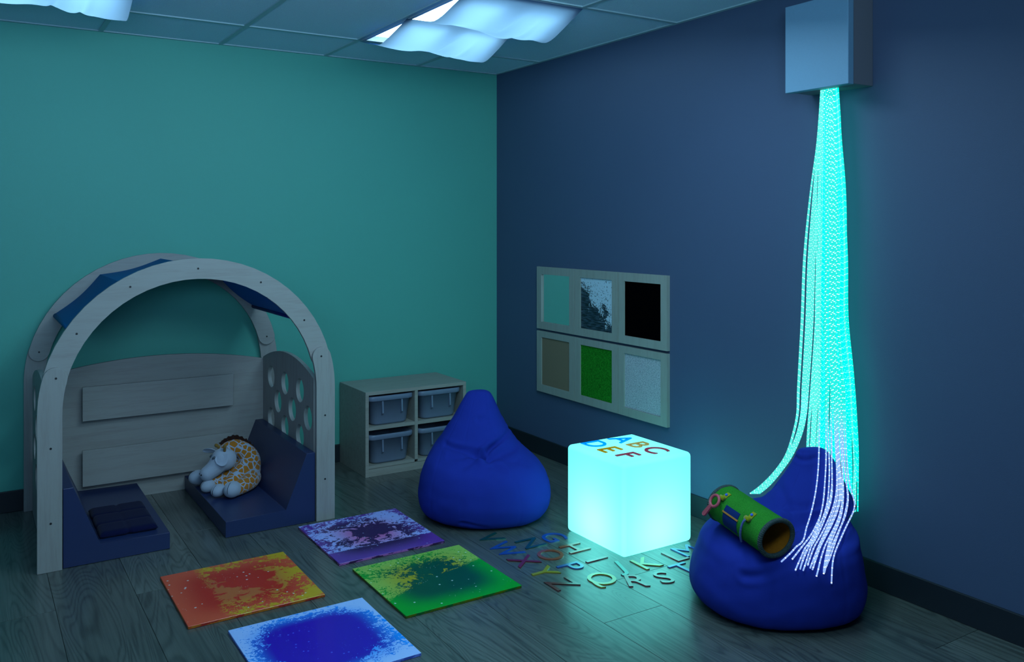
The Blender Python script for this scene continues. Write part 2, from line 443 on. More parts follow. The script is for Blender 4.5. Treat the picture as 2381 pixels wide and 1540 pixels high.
# back panel
def topz(x): u = (x-NX0)/.545; return .735-.062*u*u
bm = bmesh.new(); n = 24
pts = [(-2.686, 0.0), (-1.596, 0.0)]+[(NX0+.545*(1-2*i/n), topz(NX0+.545*(1-2*i/n))) for i in range(n+1)]
prism(bm, pts, 'y', YB-2*TH-.02, YB-2*TH, .001); fin('back_panel', bm, M_birch, nook)
yb = YB-2*TH-.02
for z0, z1 in ((.435, .607), (.104, .286)):
    bm = bmesh.new(); box(bm, -2.523, -1.775, yb-.046, yb-.028, z0, z1, .001); s = fin('display_board', bm, M_birch, nook)
    for x in (-2.35, -1.95):
        bm = bmesh.new(); box(bm, x-.02, x+.02, yb-.028, yb, z0+.04, z1-.04); fin('spacer', bm, M_birch, s)
# side panels with round holes (2D curve with holes, extruded)
def side_panel(x0, x1):
    cu = bpy.data.curves.new('side_panel', 'CURVE'); cu.dimensions = '2D'; cu.fill_mode = 'BOTH'; cu.extrude = (x1-x0)/2
    def poly(pp):
        s = cu.splines.new('POLY'); s.points.add(len(pp)-1); s.use_cyclic_u = True
        for p, q in zip(s.points, pp): p.co = (q[0], q[1], 0, 1)
    ya, yz = YB-2*TH-.021, YF+2*TH+.001
    yc, hw = (ya+yz)/2, (ya-yz)/2
    out = [(ya, 0.002), (yz, 0.002)]+[(yc+hw*(-1+2*i/30), .757-.075*(-1+2*i/30)**2) for i in range(31)]
    poly(out)
    for z, ys_ in ((.594, (-.233, -.474, -.714)), (.477, (-.353, -.593, -.834)), (.363, (-.233, -.474, -.714)), (.246, (-.353, -.593, -.834))):
        for y in ys_: poly([(y+.06*math.cos(-2*PI*i/40), z+.06*math.sin(-2*PI*i/40)) for i in range(40)])
    me = bpy.data.meshes.new_from_object(bpy.data.objects.new('tmp', cu)); me.name = 'side_panel'
    me.transform(Matrix(((0, 0, 1, (x0+x1)/2), (1, 0, 0, 0), (0, 1, 0, 0), (0, 0, 0, 1))))
    bm = bmesh.new(); bm.from_mesh(me); bmesh.ops.recalc_face_normals(bm, faces=bm.faces); bm.to_mesh(me); bm.free()
    return link('side_panel', me, M_birchz, nook)
side_panel(-1.598, -1.578); side_panel(-2.742, -2.722)
# foam benches
YS0, YS1 = -.944, YB-2*TH-.022
bm = bmesh.new()
prism(bm, [(-2.022, .001), (-1.6, .001), (-1.6, .332), (-1.641, .332), (-1.742, .076), (-2.022, .074)], 'y', YS0, YS1, .002)
tag(fin('foam_bench', bm, M_foam), 'navy foam seat with sloped back, under the plush giraffe', 'foam seat', 'navy foam seats in the play den')
bm = bmesh.new()
prism(bm, [(-2.682, .001), (-2.262, .001), (-2.262, .073), (-2.542, .075), (-2.643, .332), (-2.682, .332)], 'y', YS0, YS1, .002)
tag(fin('foam_bench', bm, M_foam), 'navy foam seat with sloped back, under the flat quilted cushion', 'foam seat', 'navy foam seats in the play den')
# quilted cushion
bm = bmesh.new(); N, Mx = 60, 48; X0c, X1c, Y0c, Y1c = -2.536, -2.300, -.885, -.472
def cushz(u, v):
    ex = min(1, min(u, 1-u)/.10); ey = min(1, min(v, 1-v)/.07)
    e = math.sqrt(max(0, 1-(1-ex)**2))*math.sqrt(max(0, 1-(1-ey)**2))
    q = 1
    for g_ in (1/3, 2/3): q *= 1-.18*math.exp(-((v-g_)/.022)**2)
    q *= 1-.25*math.exp(-((u-.5)/.03)**2)
    return e*q
top, bot = [], []
for j in range(N+1):
    rt, rb = [], []
    for i in range(Mx+1):
        u, v = i/Mx, j/N
        inset = .006*(math.exp(-((v-1/3)/.03)**2)+math.exp(-((v-2/3)/.03)**2))*(2*u-1)+0
        ins2 = .008*math.exp(-((u-.5)/.04)**2)*(2*v-1)
        x = X0c+(X1c-X0c)*u-inset; y = Y0c+(Y1c-Y0c)*v-ins2
        rt.append(bm.verts.new((x, y, .084+.017*cushz(u, v)))); rb.append(bm.verts.new((x, y, .0845-.0085*min(1, cushz(u, v)*1.5))))
    top.append(rt); bot.append(rb)
for j in range(N):
    for i in range(Mx):
        bm.faces.new((top[j][i], top[j][i+1], top[j+1][i+1], top[j+1][i])); bm.faces.new((bot[j][i], bot[j+1][i], bot[j+1][i+1], bot[j][i+1]))
bmesh.ops.remove_doubles(bm, verts=bm.verts, dist=.0006)
tag(fin('seat_cushion', bm, M_cush, None, True), 'thin dark navy quilted cushion lying on the left foam seat', 'cushion')

# ------------------------------------------------------------------ storage cabinet and tubs
SX0, SX1, SYF, SZ = -1.115, -.465, -.407, .481
cab = thing('storage_cabinet', ((SX0+SX1)/2, -.21, 0), 'pale wooden cubby cabinet with four openings against the green wall', 'cabinet')
bm = bmesh.new(); yk = -.013
box(bm, SX0, SX0+.02, SYF, yk, 0, SZ-.0005, .0008); box(bm, SX1-.02, SX1, SYF, yk, 0, SZ-.0005, .0008)
box(bm, SX0+.02, SX1-.02, yk-.008, yk, .02, SZ-.02)
fin('carcass', bm, M_maple, cab)
bm = bmesh.new(); box(bm, SX0+.0005, SX1-.0005, SYF-.001, yk, SZ-.019, SZ+.001, .001); fin('top_board', bm, M_maple, cab)
bm = bmesh.new(); box(bm, -.807, -.787, SYF+.001, yk-.008, .06, SZ-.019, .0008); fin('divider', bm, M_maple, cab)
for z0, z1 in ((.045, .061), (.262, .281)):
    for xa, xb in ((SX0+.02, -.807), (-.787, SX1-.02)):
        bm = bmesh.new(); box(bm, xa, xb, SYF+.002, yk-.008, z0, z1, .0008); fin('shelf', bm, M_maple, cab)
bm = bmesh.new(); box(bm, SX0+.02, SX1-.02, SYF+.003, SYF+.02, 0, .043, .0008); fin('plinth', bm, M_maple, cab)
def rrect(cx_, cy_, hx, hy, r, n=6):
    out = []
    for qx, qy, a0 in ((1, 1, 0), (-1, 1, PI/2), (-1, -1, PI), (1, -1, 1.5*PI)):
        for i in range(n+1):
            a = a0+PI/2*i/n; out.append((cx_+qx*(hx-r)+r*math.cos(a), cy_+qy*(hy-r)+r*math.sin(a)))
    return out
def tub(xc, z0, label):
    t = thing('storage_tub', (xc, -.235, z0), label, 'storage tub', 'grey plastic tubs in the cabinet')
    yc = -.232; bm = bmesh.new(); rings = []
    # outer skin, bottom to rim, then inner skin back down
    for z, hx, hy, r in ((0, .098, .140, .03), (.002, .105, .147, .034), (.012, .112, .152, .034), (.125, .127, .163, .036),
                         (.125, .140, .172, .04), (.128, .143, .174, .04), (.145, .143, .174, .04), (.150, .140, .172, .04), (.150, .128, .164, .036), (.012, .110, .150, .03)):
        z *= 1.13; rings.append([bm.verts.new((x, y, z0+z)) for x, y in rrect(xc, yc, hx, hy, r)])
    n = len(rings[0])
    for a, b in zip(rings, rings[1:]):
        for i in range(n): bm.faces.new((a[i], a[(i+1) % n], b[(i+1) % n], b[i]))
    bm.faces.new(rings[0]); bm.faces.new(rings[-1])
    body = fin('tub_body', bm, M_tub, t, False)
    for f in body.data.polygons: f.use_smooth = abs(f.normal.z) < .9
    for dx in (-.055, .065):
        bm = bmesh.new(); yy = yc-.163
        # rib hanging from the rim, thin on top, triangular foot
        prism(bm, [(yy-.006, z0+.142), (yy+.004, z0+.142), (yy+.012, z0+.052), (yy-.010, z0+.070)], 'x', xc+dx-.005, xc+dx+.005, .0008)
        fin('rib', bm, M_tub, t)
tub(-.951, .2815, 'grey plastic tub, upper left compartment of the cubby cabinet')
tub(-.636, .2815, 'grey plastic tub, upper right compartment of the cubby cabinet')
tub(-.951, .0615, 'grey plastic tub, lower left compartment of the cubby cabinet')
tub(-.636, .0615, 'grey plastic tub, lower right compartment, half hidden by the beanbag')

# ------------------------------------------------------------------ texture panels on the right wall
def mirror_mat():
    m = NT('mirror'); m.base((.80, .86, .84, 1), .06, .5, 1); return m.m
def sequin_mat():
    m = NT('reversible_sequins'); p = m.geo()
    s = m.n('ShaderNodeSeparateXYZ'); m.L(p, s.inputs[0])
    # diagonal boundary: white toward top right (smaller y is right)
    t = m.math('ADD', m.math('MULTIPLY', m.math('ADD', s.outputs[1], 1.10), -1.1), m.math('MULTIPLY', m.math('ADD', s.outputs[2], -.985), 1.5))
    t = m.math('ADD', t, m.math('MULTIPLY', m.math('ADD', m.noise(p, 9, 5, .65), -.5), .55))
    cell = m.vor(m.mapp(p, (1, 1, 1)), 260, rnd=.35)
    cn = m.noise(p, 130, 3, .7)
    mask = m.step(m.math('ADD', t, m.math('MULTIPLY', m.math('ADD', cn, -.5), .35)), -.015, .02)
    dots = m.math('GREATER_THAN', m.noise(cell.outputs['Position'], 95, 2), .63)
    mask = m.math('MULTIPLY', mask, m.math('SUBTRACT', 1.0, m.math('MULTIPLY', dots, .85)))
    edge = m.step(m.math('ABSOLUTE', t), .05, .0)
    dark = m.ramp(m.noise(m.mapp(p, (10, 18, 150)), 1, 3, .6), [(.40, (0.004, 0.012, 0.02, 1)), (.62, (0.035, 0.07, 0.10, 1)), (.8, (.15, .22, .28, 1))])
    dark = m.mix(m.math('MULTIPLY', edge, .85), dark, (0.002, 0.003, 0.005, 1))
    c = m.mix(mask, dark, (0.45, 0.62, 0.72, 1))
    m.base(c, .4, .4); m.bump(cell.outputs['Distance'], .4, .002); return m.m
def turf_mat():
    m = NT('green_turf'); p = m.geo(); n = m.noise(p, 330, 3, .7); n2 = m.noise(p, 90, 2)
    c = m.ramp(m.math('ADD', m.math('MULTIPLY', n, .8), m.math('MULTIPLY', n2, .2)), [(.38, (0.0, 0.05, 0.003, 1)), (.62, (0.02, 0.34, 0.02, 1)), (.72, (0.10, .48, .10, 1))])
    m.base(c, .9, .1); m.bump(n, .8, .004); return m.m
def fleece_mat():
    m = NT('grey_fleece'); p = m.geo(); n = m.noise(m.mapp(p, (1, 1, 1.6)), 150, 4, .65, .6)
    c = m.ramp(n, [(.32, (0.17, 0.22, 0.26, 1)), (.6, (0.48, 0.54, 0.58, 1))])
    m.base(c, .95, .1); m.bump(n, .8, .004); return m.m
INS = [mirror_mat(), sequin_mat(), plain('black_rubber', (0.0008, 0.001, 0.0015, 1), .95, 0), plain('tan_sandpaper', (0.19, 0.16, 0.105, 1), .9, .2, 500, .4), turf_mat(), fleece_mat()]
LB = ['square wall panel holding a mirror, top row nearest the corner', 'square wall panel with silver and dark speckled sequins, top row middle',
      'square wall panel with a plain black insert, top row right', 'square wall panel with a tan rough insert, bottom row nearest the corner',
      'square wall panel with green artificial grass, bottom row middle', 'square wall panel with pale grey fleece, bottom row right']
ycol = [(-.511, -.900), (-.905, -1.299), (-1.305, -1.690)]; zrow = [(.788, 1.171), (.400, .774)]
# openings measured per column
yin = [(-.560, -.851), (-.958, -1.248), (-1.352, -1.642)]; zin = [(.832, 1.125), (.445, .737)]
k = 0
for r_ in range(2):
    for c_ in range(3):
        ya, yb_ = ycol[c_]; za, zb = zrow[r_]; ia, ib = yin[c_]; ja, jb = zin[r_]
        t = thing('texture_panel', (0, (ya+yb_)/2, za), LB[k], 'wall panel', 'framed texture panels on the blue wall')
        bm = bmesh.new()
        D = -.020
        # frame: four mitred bars
        O_ = [(yb_, za), (ya, za), (ya, zb), (yb_, zb)]; I_ = [(ib, ja), (ia, ja), (ia, jb), (ib, jb)]
        for q in range(4):
            a, b, c2, d = O_[q], O_[(q+1) % 4], I_[(q+1) % 4], I_[q]
            prism(bm, [a, b, c2, d], 'x', D, -.0005)
        bmesh.ops.remove_doubles(bm, verts=bm.verts, dist=1e-5)
        fin('frame', bm, M_frame, t)
        bm = bmesh.new(); box(bm, -.013 if k != 0 else -.010, -.001, ib+.0005, ia-.0005, ja+.0005, jb-.0005); fin('insert', bm, INS[k], t)
        k += 1

# ------------------------------------------------------------------ light cube
def cube_mat():
    m = NT('glowing_white_plastic')
    tr = m.n('ShaderNodeBsdfTranslucent'); tr.inputs[0].default_value = (0.42, 0.95, 0.95, 1)
    em = m.n('ShaderNodeEmission'); em.inputs[0].default_value = (0.17, 0.95, 0.86, 1); em.inputs[1].default_value = .44
    gl = m.n('ShaderNodeBsdfDiffuse'); gl.inputs[0].default_value = (.3, .6, .6, 1)
    mx = m.n('ShaderNodeMixShader'); mx.inputs[0].default_value = .8; m.L(gl.outputs[0], mx.inputs[1]); m.L(tr.outputs[0], mx.inputs[2])
    ad = m.n('ShaderNodeAddShader'); m.L(mx.outputs[0], ad.inputs[0]); m.L(em.outputs[0], ad.inputs[1]); m.L(ad.outputs[0], m.out.inputs[0]); return m.m
CX0, CX1, CY0, CY1 = -.652, -.252, -2.110, -1.694
bm = bmesh.new()
r = bmesh.ops.create_cube(bm, size=1)
for v in bm.verts: v.co = Vector((CX0+(v.co.x+.5)*(CX1-CX0), CY0+(v.co.y+.5)*(CY1-CY0), .001+(v.co.z+.5)*.403))
bmesh.ops.bevel(bm, geom=list(bm.edges), offset=.021, segments=8, affect='EDGES', profile=0.5)
lc = thing('light_cube', ((CX0+CX1)/2, (CY0+CY1)/2, 0), 'glowing turquoise light cube on the floor between the two beanbags', 'light cube')
fin('cube_shell', bm, cube_mat(), lc, True)
for p_, e_, rad in (((0, 0, .09), 4.4, .05),):
    l = bpy.data.lights.new('cube_bulb', 'POINT'); l.energy = e_; l.color = (0.45, 1.0, 0.92); l.shadow_soft_size = rad
    o = bpy.data.objects.new('cube_bulb', l); C.objects.link(o); o.parent = lc; o.location = p_

# ------------------------------------------------------------------ letters
def letter_mat(name, c):
    m = NT(name); m.base(c, .35, .5); m.b.inputs['Coat Weight'].default_value = 1; m.b.inputs['Coat Roughness'].default_value = .2; m.b.inputs['Coat IOR'].default_value = 1.6
    n = m.noise(m.obj(), 40, 2); m.bump(n, .03, .0005); return m.m
LC = {'blue': letter_mat('acrylic_blue', (0.005, 0.06, 0.32, 1)), 'green': letter_mat('acrylic_green', (0.0, 0.05, 0.045, 1)), 'teal': letter_mat('acrylic_teal', (0.02, 0.22, 0.18, 1)),
      'orange': letter_mat('acrylic_orange', (0.22, 0.045, 0.012, 1)), 'red': letter_mat('acrylic_red', (0.15, 0.008, 0.02, 1)), 'yellow': letter_mat('acrylic_yellow', (0.26, 0.26, 0.0, 1)),
      'amber': letter_mat('acrylic_amber', (0.70, 0.27, 0.012, 1)), 'bright blue': letter_mat('acrylic_bright_blue', (0.0, 0.30, 1.0, 1)), 'brown': letter_mat('acrylic_brown', (0.10, 0.012, 0.01, 1)),
      'crimson': letter_mat('acrylic_crimson', (0.42, 0.01, 0.04, 1)), 'tan': letter_mat('acrylic_tan', (0.52, 0.26, 0.06, 1))}
def clear_mat(name, c):
    m = NT(name); t = m.n('ShaderNodeBsdfTransparent'); t.inputs[0].default_value = c; g = m.n('ShaderNodeBsdfGlossy'); g.inputs[0].default_value = (.8, .8, .8, 1); g.inputs[1].default_value = .15
    fr = m.n('ShaderNodeFresnel'); fr.inputs[0].default_value = 1.45; mx = m.n('ShaderNodeMixShader'); mx.inputs[0].default_value = .03
    m.L(t.outputs[0], mx.inputs[1]); m.L(g.outputs[0], mx.inputs[2]); m.L(mx.outputs[0], m.out.inputs[0]); return m.m
for k_, c_ in (('bright blue', (0.02, 0.48, .98, 1)), ('tan', (1, .42, .24, 1)), ('crimson', (.80, .14, .22, 1)), ('amber', (1, .37, .05, 1))): LC[k_] = clear_mat('clear_'+k_.replace(' ', '_'), c_)
def letter(ch, x, y, z, rot, colr, size, label, group, mirror=False):
    cu = bpy.data.curves.new('l', 'FONT'); cu.body = ch; cu.size = 1; cu.extrude = .02; cu.resolution_u = 6; cu.offset = -.006 if ch == 'M' else .0015
    me = bpy.data.meshes.new_from_object(bpy.data.objects.new('tmp', cu)); me.name = 'alphabet_letter'
    xs_ = [v.co.x for v in me.vertices]; ys_ = [v.co.y for v in me.vertices]; zs = [v.co.z for v in me.vertices]
    caph = .73
    M = Matrix.Translation((x, y, z+.0002)) @ Matrix.Rotation(rot, 4, 'Z') @ Matrix.Diagonal((size/caph, size/caph, .004/(max(zs)-min(zs)), 1)) @ Matrix.Translation((-(min(xs_)+max(xs_))/2, -(min(ys_)+max(ys_))/2, -min(zs)))
    me.transform(M)
    o = link('alphabet_letter', me, LC[colr]); tag(o, label, 'letter', group); return o
LS = .117
FL = [('G', -.756, -1.737, -90, 'blue'), ('H', -.752, -1.895, -90, 'orange'), ('I', -.752, -2.052, -90, 'red'), ('J', -.730, -2.180, -18, 'teal'),
      ('K', -.598, -2.195, 0, 'yellow'), ('L', -.440, -2.200, 0, 'red'), ('M', -.355, -2.185, 0, 'blue'),
      ('N', -.885, -1.744, -90, 'green'), ('O', -.888, -1.903, -90, 'orange'), ('P', -.890, -2.058, -90, 'blue'), ('Q', -.868, -2.225, -68, 'yellow'),
      ('R', -.752, -2.312, -28, 'red'), ('S', -.638, -2.345, -15, 'brown'), ('T', -.505, -2.325, 0, 'blue'),
      ('V', -1.005, -1.590, -90, 'green'), ('W', -1.020, -1.745, -90, 'blue'), ('X', -1.023, -1.900, -90, 'red'), ('Y', -1.020, -2.040, -90, 'yellow'), ('Z', -1.022, -2.175, -90, 'brown')]
for ch, x, y, a, c in FL:
    letter(ch, x, y, 0, math.radians(a), c, LS, '%s acrylic letter %s lying flat on the floor beside the light cube' % (c, ch), 'acrylic alphabet letters on the floor')
CL = [('A', -.352, -1.755, 'bright blue'), ('B', -.350, -1.872, 'tan'), ('C', -.352, -1.985, 'crimson'), ('D', -.512, -1.752, 'bright blue'), ('E', -.520, -1.868, 'amber'), ('F', -.512, -1.985, 'crimson')]
for ch, x, y, c in CL:
    letter(ch, x-.027, y-.020, .4042, -PI/2, c, .112, '%s see-through letter %s lying on top of the glowing cube' % (c, ch), 'acrylic alphabet letters on the light cube')

# ------------------------------------------------------------------ liquid floor tiles
def tile_mat(name, A0, A1, B0, B1, seed, bias, kind, spark=(.6, .85, .8, 1), ea=(.5, 1.04), eb=(.35, 1.0)):
    """A liquid film colour (centre, edge); B base colour (centre, edge)"""
    m = NT(name); g = m.obj()
    p = m.mapp(g, (1, 1, 1), seed)
    s = m.n('ShaderNodeSeparateXYZ'); m.L(g, s.inputs[0])
    ux = m.math('MULTIPLY', s.outputs[0], 4.0); uy = m.math('MULTIPLY', s.outputs[1], 4.0)
    ax = m.math('ABSOLUTE', ux); ay = m.math('ABSOLUTE', uy)
    edge = m.math('POWER', m.math('ADD', m.math('POWER', ax, 4), m.math('POWER', ay, 4)), .25)
    rad = m.math('SQRT', m.math('ADD', m.math('MULTIPLY', ux, ux), m.math('MULTIPLY', uy, uy)))
    lowf = m.noise(p, 5.5, 3, .5, .4)
    n1 = m.noise(p, 17, 7, .70, 1.4); n2 = m.noise(p, 75, 4, .7, 1.0)
    nn = m.math('ADD', m.math('MULTIPLY', m.math('ADD', n1, -.5), 1.2), m.math('MULTIPLY', m.math('ADD', lowf, -.5), 1.1))
    nn = m.math('ADD', nn, m.math('MULTIPLY', m.math('MULTIPLY', m.math('ADD', n2, -.5), m.step(rad, .25, .95)), 1.0 if kind in ('purple', 'orange') else 1.7))
    if kind == 'blue':
        fld = m.math('ADD', m.math('SUBTRACT', .93, rad), nn)
    elif kind == 'orange':   # solid on the left (-x), blotch in the middle
        left = m.math('MULTIPLY', m.step(m.math('ADD', ux, m.math('MULTIPLY', nn, .80)), -.48, -.52), 3)
        c2 = m.math('SQRT', m.math('ADD', m.math('POWER', m.math('MULTIPLY', m.math('ADD', ux, -.22), 1.05), 2), m.math('POWER', m.math('ADD', uy, -.10), 2)))
        fld = m.math('ADD', m.math('MAXIMUM', left, m.math('SUBTRACT', .50, c2)), m.math('MULTIPLY', nn, .9))
    elif kind == 'purple':   # solid along the near edge (-y)
        near = m.math('MULTIPLY', m.step(m.math('ADD', uy, m.math('MULTIPLY', nn, .22)), -.56, -.60), 3)
        c2 = m.math('SQRT', m.math('ADD', m.math('POWER', m.math('ADD', ux, -.05), 2), m.math('POWER', m.math('MULTIPLY', m.math('ADD', uy, -.15), 1.3), 2)))
        fld = m.math('ADD', m.math('MAXIMUM', near, m.math('SUBTRACT', .42, c2)), m.math('MULTIPLY', nn, 1.05))
    else:                    # green: near half solid
        near = m.math('MULTIPLY', m.step(m.math('ADD', m.math('ADD', uy, m.math('MULTIPLY', ux, -.33)), m.math('MULTIPLY', nn, .55)), -.06, -.14), 2)
        fld = m.math('ADD', m.math('ADD', near, m.math('SUBTRACT', .20, m.math('MULTIPLY', rad, .30))), m.math('MULTIPLY', nn, 1.15))
    mask = m.step(fld, bias-.012, bias+.012)
    Ac = m.mix(m.step(edge, *ea), A0, A1); Bc = m.mix(m.step(edge, *eb), B0, B1)
    c = m.mix(mask, Bc, Ac)
    bub = m.vor(p, 42 if kind == 'blue' else 34); big = m.step(bub.outputs['Distance'], .16, .12)
    sel = m.math('GREATER_THAN', m.noise(bub.outputs['Position'], 7, 1), .53)
    bub2 = m.vor(p, 90); sm = m.math('MULTIPLY', m.step(bub2.outputs['Distance'], .2, .12), m.math('GREATER_THAN', m.noise(bub2.outputs['Position'], 11, 1), .62))
    bb = m.math('MAXIMUM', m.math('MULTIPLY', big, sel), m.math('MULTIPLY', sm, .6))
    c = m.mix(m.math('MULTIPLY', bb, .65), c, spark)
    m.base(c, .35, .3); m.b.inputs['Coat Weight'].default_value = .15
    return m.m
def floor_tile(x0, x1, y0, y1, mat, sidec, label):
    bm = bmesh.new(); box(bm, x0, x1, y0, y1, .0003, .011, .0012, 1)
    for f in bm.faces:
        if abs(f.normal.z) < .5 or f.normal.z < 0: f.material_index = 1
    bm.normal_update()
    for f in bm.faces: f.material_index = 0 if f.normal.z > .5 else 1
    tag(fin('liquid_tile', bm, [mat, sidec]), label, 'floor tile', 'square liquid floor tiles')
def edge_mat(name, a, b):
    m = NT(name); n = m.noise(m.mapp(m.obj(), (1, 1, 3)), 16, 3, .7); m.base(m.ramp(n, [(.47, a), (.52, b)]), .4, .4); return m.m
floor_tile(-2.362, -1.859, -1.785, -1.271, tile_mat('orange_liquid', (0.52, 0.025, 0.014, 1), (0.66, 0.09, 0.04, 1), (0.52, 0.13, 0.035, 1), (0.56, 0.36, 0.015, 1), (3, 1, 0), .03, 'orange'),
           edge_mat('orange_edge', (0.40, 0.02, 0.01, 1), (0.5, 0.15, 0.01, 1)), 'square floor tile with swirling red and orange liquid')
floor_tile(-2.250, -1.750, -2.392, -1.888, tile_mat('blue_liquid', (0.028, 0.002, 0.42, 1), (0.0, 0.30, 0.95, 1), (0.01, 0.30, 0.95, 1), (0.36, 0.56, 0.98, 1), (8, 2, 0), .02, 'blue', (.08, .16, .9, 1), (.62, 1.05), (.55, 1.02)),
           edge_mat('blue_edge', (0.05, 0.10, 0.5, 1), (0.15, 0.25, 0.8, 1)), 'square floor tile with deep blue liquid and pale edges')
floor_tile(-1.703, -1.206, -1.530, -1.003, tile_mat('purple_liquid', (0.035, 0.006, 0.085, 1), (0.13, 0.04, 0.33, 1), (0.50, 0.13, 0.38, 1), (0.36, 0.44, 0.92, 1), (1, 7, 0), .03, 'purple', (.35, .42, .75, 1), (.6, 1.05), (.15, .85)),
           edge_mat('purple_edge', (0.04, 0.01, 0.06, 1), (0.4, 0.12, 0.4, 1)), 'square floor tile with dark purple blotches on pink and lilac')
floor_tile(-1.677, -1.177, -2.120, -1.608, tile_mat('green_liquid', (0.0, 0.075, 0.040, 1), (0.0, 0.33, 0.02, 1), (0.36, 0.33, 0.01, 1), (0.27, 0.50, 0.08, 1), (5, 5, 0), .02, 'green'),
           edge_mat('green_edge', (0.0, 0.12, 0.02, 1), (0.10, 0.14, 0.0, 1)), 'square floor tile with green and yellow liquid')

# ------------------------------------------------------------------ beanbags
def beanbag(cen, tab, rot, label, seed, creases):
    """tab rows: z, lateral centre, half width, front depth, back depth"""
    f = sm_tab(tab); NT_, NV = 220, 170
    R_ = RGT; F_ = FWD
    bm = bmesh.new(); rings = []
    for j in range(NV+1):
        t = j/NV; z, cl, a, fr, bk = f(t)
        a = max(a, .002); row = []
        cdp = (fr+bk)/2; b = max((bk-fr)/2, .002)
        for i in range(NT_):
            th = 2*PI*i/NT_; c, s = math.cos(th), math.sin(th); e = .88
            lx = cl+a*math.copysign(abs(c)**e, c); dy = cdp-b*math.copysign(abs(s)**e, s)
            row.append(Vector((lx, dy, z)))
        rings.append(row)
    # displacement along horizontal-ish normals
    out = []
    for j in range(NV+1):
        row = []
        for i in range(NT_):
            p = rings[j][i]
            tu = rings[j][(i+1) % NT_]-rings[j][i-1]; tv = rings[min(j+1, NV)][i]-rings[max(j-1, 0)][i]
            n = tv.cross(tu); n = n.normalized() if n.length > 1e-9 else Vector((0, 0, 1))
            th = 2*PI*i/NT_; th = th-2*PI if th > PI else th
            d = .006*noise.noise(Vector((p.x*5, p.y*5, p.z*5+seed)))
            d += .0022*noise.noise(Vector((p.x*16, p.y*16, p.z*22+seed)))
            for (lx, lz, ex, ez, wd, dep) in creases:   # segment in (lateral, z), front side only
                if p.y > .17: continue
                vx, vz = ex-lx, ez-lz; L2 = vx*vx+vz*vz
                tt = max(0, min(1, ((p.x-lx)*vx+(p.z-lz)*vz)/L2))
                bow = .010*math.sin(tt*PI*1.1+seed)
                q = math.hypot(p.x-lx-vx*tt, p.z-lz-vz*tt-bow)
                k_ = dep*(1-.75*tt)*math.exp(-(q/wd)**2)
                d -= k_
                d += .22*k_/max(math.exp(-(q/wd)**2), 1e-3)*math.exp(-((q-2.0*wd)/(wd))**2)
            for sa in (-.25, 1.05, 2.4, -1.6, -2.6, PI/2+.25):
                dd = abs(th-sa); d -= .0016*math.exp(-(dd/.018)**2)
            row.append(p+n*d)
        out.append(row)
    W_ = lambda p: cen+R_*p.x+F_*p.y+Vector((0, 0, max(p.z, .001)))
    vs = [[bm.verts.new(W_(p)) for p in r] for r in out]
    for j in range(NV):
        for i in range(NT_): bm.faces.new((vs[j][i], vs[j][(i+1) % NT_], vs[j+1][(i+1) % NT_], vs[j+1][i]))
    bm.faces.new(list(reversed(vs[0]))); bm.faces.new(vs[-1])
    bmesh.ops.recalc_face_normals(bm, faces=bm.faces)
    bvh = BVHTree.FromBMesh(bm)
    o = fin('beanbag_chair', bm, M_bag, None, True)
    tag(o, label, 'beanbag', 'royal blue beanbag chairs')
    return bvh
DL, DR = 4.305, 3.288
cL = Vector((CAMP.x, CAMP.y, 0))+FWD*DL+RGT*(-.135)
tabL = [(0, 0, .005, .0, .01), (0, 0, .20, -.19, .19), (.004, 0, .262, -.25, .245), (.022, .0, .300, -.285, .27), (.055, .0, .320, -.30, .285), (.10, 0, .329, -.305, .29), (.15, -.002, .322, -.30, .285), (.206, -.006, .304, -.285, .275),
        (.255, -.015, .278, -.255, .265), (.285, -.026, .254, -.205, .26), (.312, -.036, .228, -.145, .25), (.336, -.042, .206, -.095, .242), (.375, -.044, .175, -.060, .235), (.42, -.044, .145, -.03, .225),
        (.46, -.042, .120, .0, .213), (.502, -.040, .097, .03, .200), (.54, -.038, .078, .055, .187), (.566, -.036, .062, .075, .175), (.577, -.036, .048, .085, .165), (.582, -.036, .026, .10, .150), (.583, -.036, .004, .115, .125)]
crL = [(-.01, .308, -.19, .355, .011, .030), (-.01, .308, .11, .395, .010, .034), (.0, .300, .15, .335, .011, .026), (-.01, .308, -.17, .318, .009, .018), (.0, .300, .10, .27, .014, .012), (-.02, .300, -.10, .29, .010, .012),
       (.0, .308, .06, .36, .009, .020), (.02, .300, .16, .30, .010, .014), (-.03, .45, .07, .462, .012, .007), (-.10, .03, .02, .035, .008, .007)]
beanbag(cL, tabL, 0, 'royal blue beanbag in the middle, beside the cubby cabinet', 1.3, crL)
cR = Vector((CAMP.x, CAMP.y, 0))+FWD*DR+RGT*(1.018)
tabR = [(0, 0, .005, .0, .01), (0, 0, .22, -.20, .20), (.004, 0, .280, -.25, .25), (.02, 0, .318, -.285, .27), (.05, -.001, .342, -.30, .28), (.09, 0, .349, -.305, .285), (.14, .003, .343, -.30, .28), (.20, .010, .327, -.29, .272),
        (.24, .016, .315, -.27, .268), (.270, .024, .296, -.225, .262), (.292, .040, .272, -.165, .255), (.312, .075, .236, -.090, .245), (.332, .122, .198, -.035, .235), (.355, .142, .172, -.015, .232), (.385, .150, .150, .0, .228),
        (.432, .162, .120, .045, .22), (.475, .170, .092, .085, .212), (.508, .170, .073, .11, .202), (.528, .166, .058, .125, .192), (.538, .162, .040, .135, .180), (.541, .160, .004, .15, .165)]
tabR = [(z, c-.0215 if z < .25 else c-.006 if z < .33 else c+.010, max(.004, a*(.945 if z < .34 else .97)-(.012 if z < .33 else 0)), f_, b_) for z, c, a, f_, b_ in tabR]
